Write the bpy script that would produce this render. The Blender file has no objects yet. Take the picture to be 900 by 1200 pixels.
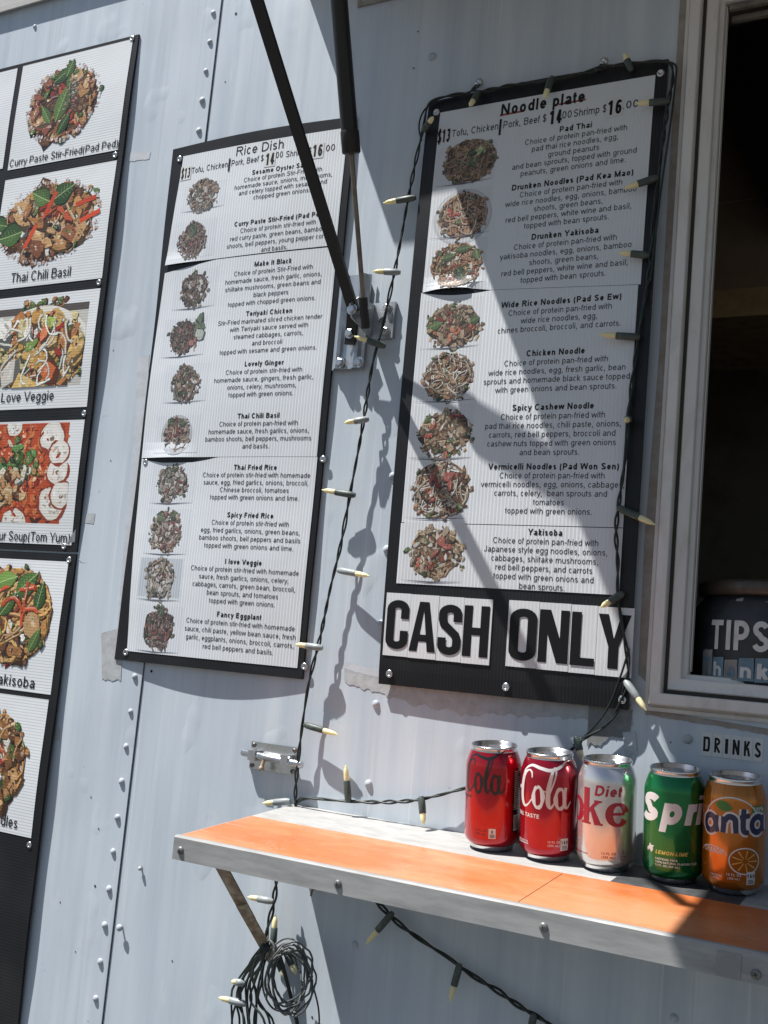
import bpy, bmesh, math, random
from mathutils import Vector, Matrix

# ------------------------------------------------------------------ camera, sky, sun, exposure
SC = bpy.context.scene
COL = SC.collection
# camera axes: rows = world X (along the truck wall), Y (into the wall), Z (up); columns = camera right, down, forward
AX = ((0.86500994, 0.01612474, -0.50149557), (0.49402319, 0.14741247, 0.85686093), (0.08774336, -0.98894366, 0.11954725))
CAM = Vector((0.0, -1.348, 1.45))
FPX = 1360.0
cd = bpy.data.cameras.new('camera'); cam = bpy.data.objects.new('camera', cd); COL.objects.link(cam)
m = Matrix.Identity(4)
for i in range(3):
    m[i][0] = AX[i][0]; m[i][1] = -AX[i][1]; m[i][2] = -AX[i][2]; m[i][3] = CAM[i]
cam.matrix_world = m
cd.sensor_fit = 'HORIZONTAL'; cd.sensor_width = 36.0; cd.lens = FPX / 900 * 36.0
cd.clip_start = 0.02; cd.clip_end = 2000
SC.camera = cam

SUN = Vector((1.71, 1.0, -3.7)).normalized()          # the way the light travels
W_ = bpy.data.worlds.new('World'); SC.world = W_; W_.use_nodes = True
nt = W_.node_tree; bg = nt.nodes['Background']
sky = nt.nodes.new('ShaderNodeTexSky'); sky.sky_type = 'NISHITA'; sky.sun_disc = False
sky.sun_elevation = math.asin(-SUN.z); sky.sun_rotation = math.atan2(-SUN.x, -SUN.y)
sky.air_density = 1.0; sky.dust_density = 0.8; sky.ozone_density = 1.0
nt.links.new(sky.outputs[0], bg.inputs[0]); bg.inputs[1].default_value = 0.05
sl = bpy.data.lights.new('sun', 'SUN'); sl.energy = 5.0; sl.angle = math.radians(0.53); sl.color = (1.0, 0.982, 0.955)
so = bpy.data.objects.new('sun', sl); COL.objects.link(so); so.location = (-4, -3, 8)
so.rotation_euler = SUN.to_track_quat('-Z', 'Y').to_euler()
SC.view_settings.view_transform = 'Standard'; SC.view_settings.look = 'None'
SC.view_settings.exposure = 0.64; SC.view_settings.gamma = 1.0
SC.render.engine = 'CYCLES'
try:
    SC.cycles.use_denoising = True; SC.cycles.denoiser = 'OPENIMAGEDENOISE'
    SC.cycles.max_bounces = 8; SC.cycles.diffuse_bounces = 5; SC.cycles.glossy_bounces = 5
    SC.cycles.caustics_reflective = False; SC.cycles.caustics_refractive = False
except Exception:
    pass

# ------------------------------------------------------------------ measuring: a line of sight carried onto the wall plane
def W(px, py, d=0.0):
    """World point at distance d in front of the truck wall (y = -d) on the sight line of a photo position."""
    v = (px - 450.0, py - 600.0, FPX)
    r = Vector([AX[i][0] * v[0] + AX[i][1] * v[1] + AX[i][2] * v[2] for i in range(3)])
    s = (-d - CAM.y) / r.y
    return CAM + r * s
def WX(px, py, d=0.0):
    p = W(px, py, d); return p.x, p.z
TILT = 0.1144
def shelf_z(y): return 1.2355 + TILT * y              # y is negative in front of the wall
def C(px, py):
    """Point on the sloping counter top."""
    v = (px - 450.0, py - 600.0, FPX)
    r = Vector([AX[i][0] * v[0] + AX[i][1] * v[1] + AX[i][2] * v[2] for i in range(3)])
    s = (1.2355 + TILT * CAM.y - CAM.z) / (r.z - TILT * r.y)
    return CAM + r * s

# ------------------------------------------------------------------ mesh helpers
class MB:
    def __init__(s): s.v = []; s.f = []; s.m = []; s.c = []; s.smooth = set(); s.h = 0.0
    def add(s, vs, fs, mat=0, col=None, smooth=False):
        o = len(s.v); s.v.extend([tuple(p) for p in vs])
        for f in fs:
            if smooth: s.smooth.add(len(s.f))
            s.f.append(tuple(o + i for i in f)); s.m.append(mat); s.c.append(col)
    def box(s, lo, hi, mat=0):
        x0, y0, z0 = lo; x1, y1, z1 = hi
        s.add([(x0,y0,z0),(x1,y0,z0),(x1,y1,z0),(x0,y1,z0),(x0,y0,z1),(x1,y0,z1),(x1,y1,z1),(x0,y1,z1)],
              [(0,3,2,1),(4,5,6,7),(0,1,5,4),(1,2,6,5),(2,3,7,6),(3,0,4,7)], mat)
    def bar(s, a, b, w, t, side=None, mat=0):
        a, b = Vector(a), Vector(b); d = (b - a).normalized()
        u = Vector(side) if side else Vector((1, 0, 0)); u = (u - d * u.dot(d)).normalized(); n = d.cross(u)
        vs = []
        for p in (a, b):
            for i, j in ((-1,-1),(1,-1),(1,1),(-1,1)): vs.append(p + u * i * w / 2 + n * j * t / 2)
        s.add(vs, [(0,1,2,3),(7,6,5,4),(0,4,5,1),(1,5,6,2),(2,6,7,3),(3,7,4,0)], mat)
    def tube(s, pts, r, n=8, mat=0, cap=True):
        pts = [Vector(p) for p in pts]; rs = r if isinstance(r, (list, tuple)) else [r] * len(pts)
        up = None; rings = []
        for i, p in enumerate(pts):
            d = (pts[min(i+1, len(pts)-1)] - pts[max(i-1, 0)])
            d = d.normalized() if d.length > 1e-9 else Vector((0,0,1))
            if up is None: up = Vector((0.31, 0.77, 0.55))
            u = up - d * up.dot(d)
            if u.length < 1e-6: u = d.orthogonal()
            u.normalize(); up = u; w = d.cross(u)
            rings.append([p + (u * math.cos(2*math.pi*k/n) + w * math.sin(2*math.pi*k/n)) * rs[i] for k in range(n)])
        vs = [q for rg in rings for q in rg]; fs = []
        for i in range(len(rings) - 1):
            for k in range(n):
                a = i*n + k; b = i*n + (k+1) % n; fs.append((a, b, b + n, a + n))
        s.add(vs, fs, mat, smooth=True)
        if cap:
            o = len(rings) - 1
            s.add(rings[0], [tuple(range(n))[::-1]], mat); s.add(rings[o], [tuple(range(n))], mat)
    def lathe(s, prof, n=48, origin=(0,0,0), axis=(0,0,1), mat=0, smooth=True):
        ax = Vector(axis).normalized(); u = ax.orthogonal().normalized(); w = ax.cross(u); O = Vector(origin)
        vs = []; fs = []
        for r, z in prof:
            for k in range(n):
                t = 2*math.pi*k/n; vs.append(O + ax*z + (u*math.cos(t) + w*math.sin(t))*max(r, 1e-5))
        for i in range(len(prof) - 1):
            for k in range(n):
                a = i*n + k; b = i*n + (k+1) % n; fs.append((a, b, b+n, a+n))
        s.add(vs, fs, mat, smooth=smooth)
    def build(s, name, mats, parent=None, origin=None):
        if not isinstance(mats, (list, tuple)): mats = [mats]
        off = Vector((0,0,0))
        p = parent
        while p is not None: off += p.location; p = p.parent
        if origin is not None: off = off + Vector(origin) if False else Vector(origin)
        me = bpy.data.meshes.new(name)
        me.from_pydata([(a[0]-off.x, a[1]-off.y, a[2]-off.z) for a in s.v], [], s.f)
        for mt in mats: me.materials.append(mt)
        me.polygons.foreach_set('material_index', s.m)
        if s.smooth: me.polygons.foreach_set('use_smooth', [i in s.smooth for i in range(len(s.f))])
        if any(c is not None for c in s.c):
            at = me.color_attributes.new('Col', 'FLOAT_COLOR', 'CORNER'); buf = []
            for f, c in zip(s.f, s.c):
                c = c or (1, 1, 1); buf.extend((c[0], c[1], c[2], 1.0) * len(f))
            at.data.foreach_set('color', buf)
        me.update()
        o = bpy.data.objects.new(name, me); COL.objects.link(o)
        if parent is not None:
            o.parent = parent
        elif origin is not None:
            o.location = off
        return o

def tag(o, label=None, cat=None, group=None, kind=None):
    if label: o['label'] = label
    if cat: o['category'] = cat
    if group: o['group'] = group
    if kind: o['kind'] = kind
    return o
def thing(name, loc, label, cat, group=None):
    o = bpy.data.objects.new(name, None); COL.objects.link(o); o.location = loc; o.empty_display_size = 0.02
    return tag(o, label, cat, group)
def spline(pts, per=8):
    P = [Vector(p) for p in pts]; out = []
    for i in range(len(P) - 1):
        p0 = P[max(i-1, 0)]; p1 = P[i]; p2 = P[i+1]; p3 = P[min(i+2, len(P)-1)]
        for k in range(per):
            t = k / per
            out.append(0.5 * ((2*p1) + (p2-p0)*t + (2*p0-5*p1+4*p2-p3)*t*t + (3*p1-p0-3*p2+p3)*t**3))
    out.append(P[-1]); return out

# ------------------------------------------------------------------ materials
def mat(name, col=(.5,.5,.5), rough=.5, metal=0.0, spec=None, coat=0.0, trans=None):
    M = bpy.data.materials.new(name); M.use_nodes = True
    b = M.node_tree.nodes['Principled BSDF']
    b.inputs['Base Color'].default_value = (*col, 1); b.inputs['Roughness'].default_value = rough
    b.inputs['Metallic'].default_value = metal
    if spec is not None: b.inputs['Specular IOR Level'].default_value = spec
    if coat: b.inputs['Coat Weight'].default_value = coat; b.inputs['Coat Roughness'].default_value = .08
    return M
def N(M, t, **kw):
    n = M.node_tree.nodes.new(t)
    for k, v in kw.items(): setattr(n, k, v)
    return n
def lk(M, a, b): M.node_tree.links.new(a, b)
def bsdf(M): return M.node_tree.nodes['Principled BSDF']
def coords(M, scale=(1,1,1)):
    g = N(M, 'ShaderNodeNewGeometry'); mp = N(M, 'ShaderNodeMapping'); mp.inputs['Scale'].default_value = scale
    lk(M, g.outputs['Position'], mp.inputs[0]); return mp.outputs[0]
def objcoords(M, scale=(1,1,1)):
    g = N(M, 'ShaderNodeTexCoord'); mp = N(M, 'ShaderNodeMapping'); mp.inputs['Scale'].default_value = scale
    lk(M, g.outputs['Object'], mp.inputs[0]); return mp.outputs[0]
def noise(M, vec, scale, detail=4, rough=.55):
    n = N(M, 'ShaderNodeTexNoise'); n.inputs['Scale'].default_value = scale; n.inputs['Detail'].default_value = detail
    n.inputs['Roughness'].default_value = rough; lk(M, vec, n.inputs['Vector']); return n.outputs[0]
def ramp(M, fac, stops):
    r = N(M, 'ShaderNodeValToRGB'); e = r.color_ramp.elements
    while len(e) < len(stops): e.new(.5)
    for el, (p, c) in zip(e, stops):
        el.position = p; el.color = (*c, 1) if isinstance(c, tuple) else (c, c, c, 1)
    lk(M, fac, r.inputs[0]); return r.outputs[0]
def mix(M, fac, a, b, mode='MIX'):
    n = N(M, 'ShaderNodeMix', data_type='RGBA', blend_type=mode)
    if isinstance(fac, float): n.inputs[0].default_value = fac
    else: lk(M, fac, n.inputs[0])
    for i, v in ((6, a), (7, b)):
        if isinstance(v, tuple): n.inputs[i].default_value = (*v, 1)
        else: lk(M, v, n.inputs[i])
    return n.outputs[2]
def mth(M, op, a, b=None):
    n = N(M, 'ShaderNodeMath', operation=op)
    for i, v in ((0, a), (1, b)):
        if v is None: continue
        if isinstance(v, (int, float)): n.inputs[i].default_value = v
        else: lk(M, v, n.inputs[i])
    return n.outputs[0]
def bump(M, height, dist=1.0, strength=1.0, normal=None):
    n = N(M, 'ShaderNodeBump'); n.inputs['Distance'].default_value = dist; n.inputs['Strength'].default_value = strength
    lk(M, height, n.inputs['Height'])
    if normal is not None: lk(M, normal, n.inputs['Normal'])
    return n.outputs[0]

def make_wall_paint():
    M = mat('painted_aluminium', rough=.42)
    streak = noise(M, coords(M, (26, 1, 1.6)), 1.0, 6, .6)
    fine = noise(M, coords(M, (150, 1, 5)), 1.0, 3, .6)
    blot = noise(M, coords(M, (5, 1, 4)), 1.0, 5, .6)
    c = ramp(M, streak, [(.28, (.46, .525, .595)), (.5, (.54, .605, .665)), (.72, (.63, .685, .73))])
    c = mix(M, ramp(M, fine, [(.35, 0.0), (.75, .16)]), c, (.68, .71, .74))
    c = mix(M, ramp(M, blot, [(.52, 0.0), (.75, .28)]), c, (.46, .475, .49))
    sp = noise(M, coords(M, (1, 1, 1)), 95, 2, .5)
    c = mix(M, ramp(M, sp, [(.74, 0.0), (.80, .55)]), c, (.26, .25, .24))
    # scratches running down the panel
    scr = noise(M, coords(M, (210, 1, 2.2)), 1.0, 1, .4)
    c = mix(M, ramp(M, scr, [(.67, 0.0), (.735, .5)]), c, (.74, .76, .78))
    rag = noise(M, coords(M, (34, 1, 11)), 1.0, 6, .7)
    c = mix(M, ramp(M, rag, [(.60, 0.0), (.70, .32)]), c, (.70, .725, .75))
    dsx = noise(M, coords(M, (46, 1, .9)), 1.0, 4, .65)
    c = mix(M, ramp(M, dsx, [(.58, 0.0), (.80, .5)]), c, (.38, .39, .40))
    lk(M, c, bsdf(M).inputs['Base Color'])
    lk(M, ramp(M, streak, [(.2, .36), (.8, .56)]), bsdf(M).inputs['Roughness'])
    wav = noise(M, coords(M, (3.2, 1, 2.0)), 1.0, 2, .4)
    b1 = bump(M, wav, .009, 1.0)
    dent = noise(M, coords(M, (11, 1, 8)), 1.0, 2, .5); b1 = bump(M, ramp(M, dent, [(.62, 0.0), (.80, 1.0)]), .0012, 1.0, b1)
    b2 = bump(M, noise(M, coords(M, (320, 1, 90)), 1.0, 2, .5), .00006, 1.0, b1)
    lk(M, b2, bsdf(M).inputs['Normal'])
    return M
def ribbed(name, col, axis, lam, amp, rough=.45, attr=False, grime=.0):
    """Fluted plastic sheet: ribs every lam metres along one axis; optionally printed in a mesh's own colours."""
    M = mat(name, col, rough, spec=.5 if col[0] > .3 else .28)
    g = N(M, 'ShaderNodeNewGeometry'); sx = N(M, 'ShaderNodeSeparateXYZ'); lk(M, g.outputs['Position'], sx.inputs[0])
    t = mth(M, 'MULTIPLY', sx.outputs[0 if axis == 'x' else 2], 2 * math.pi / lam)
    s1 = mth(M, 'SINE', t); s2 = mth(M, 'MULTIPLY', mth(M, 'SINE', mth(M, 'MULTIPLY', t, 2.0)), .3)
    nz = noise(M, coords(M, (60, 1, 4) if axis == 'x' else (4, 1, 60)), 1.0, 2)
    h = mth(M, 'MULTIPLY', mth(M, 'ADD', s1, s2), mth(M, 'ADD', mth(M, 'MULTIPLY', nz, 1.2), .4))
    nb = bump(M, noise(M, coords(M, (9, 1, 9)), 1.0, 2), .0012, 1.0)
    lk(M, bump(M, h, amp, 1.0, nb), bsdf(M).inputs['Normal'])
    if attr:
        a = N(M, 'ShaderNodeAttribute'); a.attribute_name = 'Col'; lk(M, a.outputs['Color'], bsdf(M).inputs['Base Color'])
    else:
        d = noise(M, coords(M, (7, 1, 7)), 1.0, 5)
        c = mix(M, ramp(M, d, [(.45, 0.0), (.8, grime)]), tuple(col), (.45, .43, .40) if col[0] > .3 else (.06, .06, .06))
        lk(M, c, bsdf(M).inputs['Base Color'])
    return M
def weathered(name, col, dark, rough=.5, metal=0.0, scale=30, lo=.45, hi=.75, b=.0, aniso=(1,1,1)):
    M = mat(name, col, rough, metal)
    n = noise(M, coords(M, aniso), scale, 6, .65)
    lk(M, mix(M, ramp(M, n, [(lo, 0.0), (hi, 1.0)]), tuple(col), tuple(dark)), bsdf(M).inputs['Base Color'])
    lk(M, ramp(M, n, [(.3, max(rough - .1, .05)), (.8, min(rough + .2, 1))]), bsdf(M).inputs['Roughness'])
    if b: lk(M, bump(M, n, b, 1.0), bsdf(M).inputs['Normal'])
    return M

WALL = make_wall_paint()
SEAMDARK = mat('panel_seam_dark', (.06, .06, .06), .8)
RIVET = weathered('rivet_paint', (.50, .54, .58), (.34, .35, .37), .5, 0.0, 60)
ALU = weathered('window_aluminium', (.74, .715, .68), (.52, .49, .44), .45, 0.0, 40, .5, .85, .0003, (1, 1, .35))
ALU_DARK = weathered('grimy_aluminium', (.22, .19, .16), (.06, .05, .04), .6, 0.0, 60)
DIRT = weathered('brown_grime', (.30, .25, .20), (.42, .40, .38), .85, 0.0, 45, .35, .7)
TAPE = weathered('tape_residue', (.49, .505, .515), (.40, .405, .405), .8, 0.0, 70, .4, .65, .0005)
TAPE_PALE = weathered('pale_tape_residue', (.57, .60, .635), (.47, .485, .50), .75, 0.0, 60, .4, .7)
BLACK_V = ribbed('black_fluted_plastic', (.012, .013, .015), 'x', .0046, .00007, .42, grime=.3)
BLACK_H = ribbed('black_fluted_plastic_level', (.010, .011, .013), 'z', .0046, .00005, .45, grime=.3)
WHITE_V = ribbed('white_fluted_sheet', (.72, .75, .775), 'x', .0049, .00008, .42, grime=.12)
WHITE_H = ribbed('white_fluted_sheet_level', (.75, .77, .78), 'z', .0046, .00004, .4, grime=.08)
PRINT_V = ribbed('printed_fluted_sheet', (.5, .5, .5), 'x', .0049, .00008, .45, attr=True)
PRINT_H = ribbed('printed_fluted_sheet_level', (.5, .5, .5), 'z', .0046, .00004, .4, attr=True)
INK = mat('black_ink', (.014, .014, .016), .55, spec=.25)
INK_GREY = mat('grey_ink', (.035, .035, .04), .55, spec=.25)
RED_INK = mat('red_ink', (.35, .06, .05), .5)
WHITE_CARD = ribbed('white_letter_card', (.73, .75, .76), 'x', .0049, .00004, .42, grime=.12)
LETTER_BLACK = mat('matte_black_vinyl', (.007, .007, .008), .5, spec=.25)
STEEL = weathered('bright_steel', (.62, .63, .64), (.40, .39, .37), .28, 1.0, 80)
GALV = weathered('galvanised_steel', (.50, .53, .56), (.36, .38, .40), .38, .75, 90, .4, .7)
BLACK_METAL = weathered('black_painted_steel', (.006, .006, .006), (.014, .010, .008), .42, 0.0, 40)
CYL_BLACK = mat('black_gas_cylinder', (.006, .006, .007), .3)
ROD = weathered('dull_strut_rod', (.24, .20, .16), (.12, .09, .07), .4, .6, 60)
RUBBER = mat('dark_brown_plastic', (.016, .010, .008), .5)
CORD = mat('dark_green_cord', (.012, .018, .015), .42)
CORD_GREY = weathered('sun_bleached_cord', (.12, .13, .125), (.03, .035, .03), .45, 0, 120)
SOCKET = weathered('faded_green_socket', (.055, .075, .065), (.16, .18, .17), .45, 0, 90, .5, .8)
SOCKET_PALE = weathered('bleached_socket', (.30, .33, .33), (.12, .14, .13), .4, 0, 90, .5, .8)
RUST = weathered('rusty_flat_bar', (.52, .43, .31), (.24, .15, .09), .6, .2, 70, .35, .65, .0004)
WHITE_SHELF = weathered('weathered_white_paint', (.42, .415, .40), (.26, .25, .235), .5, 0, 26, .45, .8, .0003, (1, 2.5, 1))
APRON = weathered('brushed_shelf_edge', (.40, .40, .39), (.24, .24, .235), .45, .15, 24, .4, .75, .0002, (.5, 1, 3))
GREY_TAPE = weathered('dark_grey_tape', (.045, .046, .048), (.09, .09, .09), .6, 0, 50)
def make_orange():
    M = mat('orange_laminate', (.72, .19, .045), .33)
    a = noise(M, coords(M, (6, 14, 1)), 1.0, 5); s = noise(M, coords(M, (90, 90, 90)), 1.0, 3)
    c = ramp(M, a, [(.25, (.50, .130, .036)), (.75, (.62, .185, .060))])
    c = mix(M, ramp(M, s, [(.64, 0.0), (.8, .4)]), c, (.75, .45, .28))
    wear = noise(M, coords(M, (3.5, 9, 1)), 1.0, 7, .68)
    c = mix(M, ramp(M, wear, [(.42, 0.0), (.62, .62)]), c, (.66, .33, .18))
    scr = noise(M, coords(M, (14, 260, 1)), 1.0, 2, .5)
    c = mix(M, ramp(M, scr, [(.68, 0.0), (.73, .35)]), c, (.78, .55, .40))
    scr2 = noise(M, coords(M, (300, 22, 1)), 1.0, 2, .5)
    c = mix(M, ramp(M, scr2, [(.71, 0.0), (.75, .3)]), c, (.30, .12, .05))
    gr = noise(M, coords(M, (18, 30, 1)), 1.0, 6, .7)
    c = mix(M, ramp(M, gr, [(.58, 0.0), (.72, .55)]), c, (.30, .12, .05))
    lk(M, c, bsdf(M).inputs['Base Color'])
    lk(M, ramp(M, noise(M, coords(M, (22, 22, 22)), 1.0, 4), [(.3, .24), (.8, .46)]), bsdf(M).inputs['Roughness'])
    lk(M, bump(M, a, .0012, 1.0), bsdf(M).inputs['Normal'])
    return M
ORANGE = make_orange()
def make_bulb():
    M = mat('cream_bulb_plastic', (.86, .77, .46), .16)
    b = bsdf(M); b.inputs['Subsurface Weight'].default_value = .45; b.inputs['Subsurface Radius'].default_value = (.006, .005, .002)
    b.inputs['Subsurface Scale'].default_value = 1.0
    return M
BULB = make_bulb()
def make_ground():
    M = mat('asphalt_lot', (.15, .145, .14), .85)
    n = noise(M, coords(M), 3.0, 6); k = noise(M, coords(M), 160, 2)
    c = ramp(M, n, [(.3, (.075, .073, .070)), (.7, (.10, .098, .094))])
    lk(M, mix(M, ramp(M, k, [(.45, 0.0), (.7, .4)]), c, (.09, .088, .085)), bsdf(M).inputs['Base Color'])
    return M
GROUND = make_ground()

# ------------------------------------------------------------------ ground
g = MB(); g.add([(-300,-300,0),(300,-300,0),(300,300,0),(-300,300,0)], [(0,1,2,3)])
tag(g.build('ground', GROUND), kind='structure')

# ------------------------------------------------------------------ the truck: wall panels, seam, rail, rivets, window, hatch
truck = thing('food_truck', (-0.4, 0.0, 0.0), 'pale grey-blue riveted metal food truck side with open serving window', 'food truck')
WIN_X0, WIN_X1, WIN_Z0, WIN_Z1 = -.409, .62, 1.414, 2.33
WL, WR, WB, WT = -3.2, 2.0, .28, 2.72
def wall_piece(mb, x0, x1, z0, z1, y0=0.0, y1=.035):
    mb.box((x0, y0, z0), (x1, y1, z1))
lp = MB(); SEAM_T, SEAM_B = (-1.1735, 2.47), (-1.1842, .86)
def seam_x(z): return SEAM_T[0] + (SEAM_B[0]-SEAM_T[0]) * (SEAM_T[1]-z) / (SEAM_T[1]-SEAM_B[1])
lp.add([(WL,-.0022,WB),(seam_x(WB),-.0022,WB),(seam_x(WT),-.0022,WT),(WL,-.0022,WT),
        (WL,.030,WB),(seam_x(WB),.030,WB),(seam_x(WT),.030,WT),(WL,.030,WT)],
       [(0,1,2,3),(1,5,6,2),(4,7,6,5),(0,3,7,4),(3,2,6,7),(0,4,5,1)])
lp.build('wall_panel', WALL, truck)
rp = MB(); SX = -1.30
for x0, x1, z0, z1 in ((SX, WIN_X0+.03, WB, WT), (WIN_X0+.03, WIN_X1, WB, WIN_Z0+.03), (WIN_X0+.03, WIN_X1, WIN_Z1-.03, WT), (WIN_X1, WR, WB, WT)):
    wall_piece(rp, x0, x1, z0, z1)
rp.build('wall_panel', WALL, truck)
sm = MB(); sm.add([(seam_x(WB)-.001,-.0004,WB),(seam_x(WB)+.0017,-.0004,WB),(seam_x(WT)+.0017,-.0004,WT),(seam_x(WT)-.001,-.0004,WT)], [(0,1,2,3)])
sm.build('panel_seam', SEAMDARK, truck)
# closed body behind the wall
bd = MB()
bd.box((WL,.04,WB),(WR,2.1,WB+.04)); VX0, VX1, VY0, VY1 = -.95, -.60, .95, 1.25        # unseen roof opening, added to let a little daylight into the kitchen
for a_, c_ in (((WL,.04),(VX0,2.1)),((VX1,.04),(WR,2.1)),((VX0,.04),(VX1,VY0)),((VX0,VY1),(VX1,2.1))): bd.box((a_[0],a_[1],WT-.04),(c_[0],c_[1],WT))
bd.box((WL,2.06,WB+.05),(WR,2.1,WT-.05))
bd.box((WL,.04,WB+.05),(WL+.04,2.05,WT-.05)); bd.box((WR-.04,.04,WB+.05),(WR,2.05,WT-.05))
INNER = weathered('dark_kitchen_lining', (.40, .36, .31), (.20, .17, .14), .6, 0, 5)
bd.build('body_shell', INNER, truck)
# roof rail, with the lip that shades the wall below it
rr = MB(); rr.box((WL,-.0085,2.551),(WR,-.0024,2.70)); rr.box((WL,-.0125,2.5455),(WR,-.0088,2.556))
rail = rr.build('roof_rail', weathered('rail_paint', (.52,.51,.48), (.38,.36,.33), .5, 0, 30), truck)
def dome_mesh():
    b = MB(); b.lathe([(.0058,0),(.0056,.0012),(.0046,.0026),(.0026,.0036),(0,.0040)], 16, axis=(0,-1,0))
    me = bpy.data.meshes.new('rivet'); me.from_pydata(b.v, [], b.f); me.materials.append(RIVET)
    me.polygons.foreach_set('use_smooth', [True]*len(b.f)); return me
DOME = dome_mesh()
rng = random.Random(4)
def rivet(x, z, y=0.0, s=1.0, parent=None):
    o = bpy.data.objects.new('rivet', DOME); COL.objects.link(o); p = parent or truck; o.parent = p
    off = Vector((0,0,0)); q = p
    while q is not None: off += q.location; q = q.parent
    o.location = Vector((x, y, z)) - off; k = .88*s*(1+rng.uniform(-.12,.12)); o.scale = (k,k,k*rng.uniform(.95,1.05)); return o
for px, py in ((251,16),(247,50),(242.3,84),(238,118.5),(234,154),(159.3,793),(154.3,834),(149,875),(144,916),(139,958),(134,998),(129.2,1042),(124.2,1084),(119,1127),(113.6,1170)):
    x, z = WX(px, py); rivet(x, z, -.0022, .98)
for px, py in ((42,32),):
    x, z = WX(px, py); rivet(x, z, -.0022, .8)
for px, py in ((506.6,66.7),(460,558),(453.6,644),(447,731.5),(440.6,825),(432,918.5),(416,1107),(806,866),(790,1193)):
    x, z = WX(px, py); rivet(x, z, 0, 1.05)
for x in (-1.656, -1.40):
    rivet(x, 2.575, -.0085, .9, rail)
# little screw holes and old fixings in the sheet
HOLE = mat('screw_hole', (.012,.012,.012), .9)
def disc(mb, x, z, r, y, n=10, sq=1.0):
    mb.add([(x + r*math.cos(2*math.pi*k/n), y, z + r*sq*math.sin(2*math.pi*k/n)) for k in range(n)], [tuple(range(n))])
for px, py, r in ((276.6,16,.0022),(177.7,786.6,.0022),(366,1192,.0015),(112.8,1038,.0018),(166,1017,.002),(72,1057,.0012),(108,934,.0012),(117,971,.0013),(90,1115,.0011),(202,1126,.0012),(264,96,.0012),(131,540,.0011),(134,411,.0011),(786,870,.0009),(485,80,.0013),(490,37,.0012)):
    h = MB(); x, z = WX(px, py); disc(h, x, z, r, -.0027 if x < seam_x(z) else -.0005); h.build('screw_hole', HOLE, truck)

# tape residue and torn patches stuck to the paint
def patch(pts, m, ragged=.004, seed=1, y=-.0005, name='tape_residue', per=7):
    r = random.Random(seed); out = []
    for i in range(len(pts)):
        a = Vector(pts[i]); b = Vector(pts[(i+1) % len(pts)])
        for k in range(per):
            t = k/per; q = a.lerp(b, t)
            j = 0 if k == 0 else ragged
            out.append((q.x + r.uniform(-j, j), q.y + r.uniform(-j, j)))
    me = bpy.data.meshes.new(name); bm = bmesh.new()
    vs = [bm.verts.new((x, y, z)) for x, z in out]
    f = bm.faces.new(vs); bmesh.ops.triangulate(bm, faces=[f]); bm.to_mesh(me); bm.free()
    for v in me.vertices: v.co -= truck.location
    me.materials.append(m); o = bpy.data.objects.new(name, me); COL.objects.link(o); o.parent = truck; return o
px = lambda *q: [WX(*p) for p in q]
def strip_patch(top, bot, m, ragged=.002, seed=1, y=-.0005, name='tape_residue', n=60):
    """A band between two lines, its lower edge torn."""
    r = random.Random(seed)
    def along(L, t):
        t = t*(len(L)-1); k = min(int(t), len(L)-2); a, c_ = Vector(L[k]), Vector(L[k+1]); return a.lerp(c_, t-k)
    vs = []; jag = 0
    for i in range(n+1):
        a, c_ = along(top, i/n), along(bot, i/n); jag = .5*jag + r.uniform(-1, 1)*ragged
        vs += [(a.x + r.uniform(-.15,.15)*ragged, y, a.y + r.uniform(-.15,.15)*ragged), (c_.x, y, c_.y + jag)]
    b = MB(); b.add(vs, [(2*i, 2*i+1, 2*i+3, 2*i+2) for i in range(n)]); return b.build(name, m, truck)
strip_patch(px((163,420),(156,540),(146,640),(136,772)), px((176,416),(172,540),(160,640),(152,772)), TAPE_PALE, .0012, 2, -.0026)
strip_patch(px((120,742),(146,735)), px((121,795),(143,798)), TAPE, .002, 3, -.0028, n=14)
strip_patch(px((147,180),(178,178)), px((150,190),(176,188)), TAPE_PALE, .001, 4, -.0026, n=12)
strip_patch(px((103,602),(113,602)), px((101,613),(111,614)), TAPE, .0006, 5, -.0026, n=8)
strip_patch(px((62,854),(72,854)), px((60,868),(71,868)), TAPE, .0006, 6, -.0026, n=8)
strip_patch(px((404,783),(452,792),(545,800),(640,810),(740,825)), px((404,797),(470,822),(545,836),(640,842),(742,852)), TAPE, .0030, 7, -.0006, n=90)
strip_patch(px((404,776),(450,786)), px((404,783),(450,796)), TAPE_PALE, .001, 27, -.0007, n=16)
strip_patch(px((690,826),(742,832)), px((688,874),(738,862)), weathered('grey_tape_scraps', (.22,.225,.225),(.36,.36,.36),.8,0,60), .003, 8, -.0009, n=24)
strip_patch(px((730,858),(745,857)), px((733,886),(747,884)), TAPE_PALE, .002, 18, -.0011, n=10)
strip_patch(px((755,830),(900,854)), px((757,838),(900,861)), DIRT, .0008, 9, -.0006, 'grime_stain', n=40)
strip_patch(px((806,0),(796,190),(784,420),(768,640),(758,800)), px((797,0),(785,190),(772,420),(755,640),(748,790)), DIRT, .0016, 10, -.0006, 'grime_stain', n=60)

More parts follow.
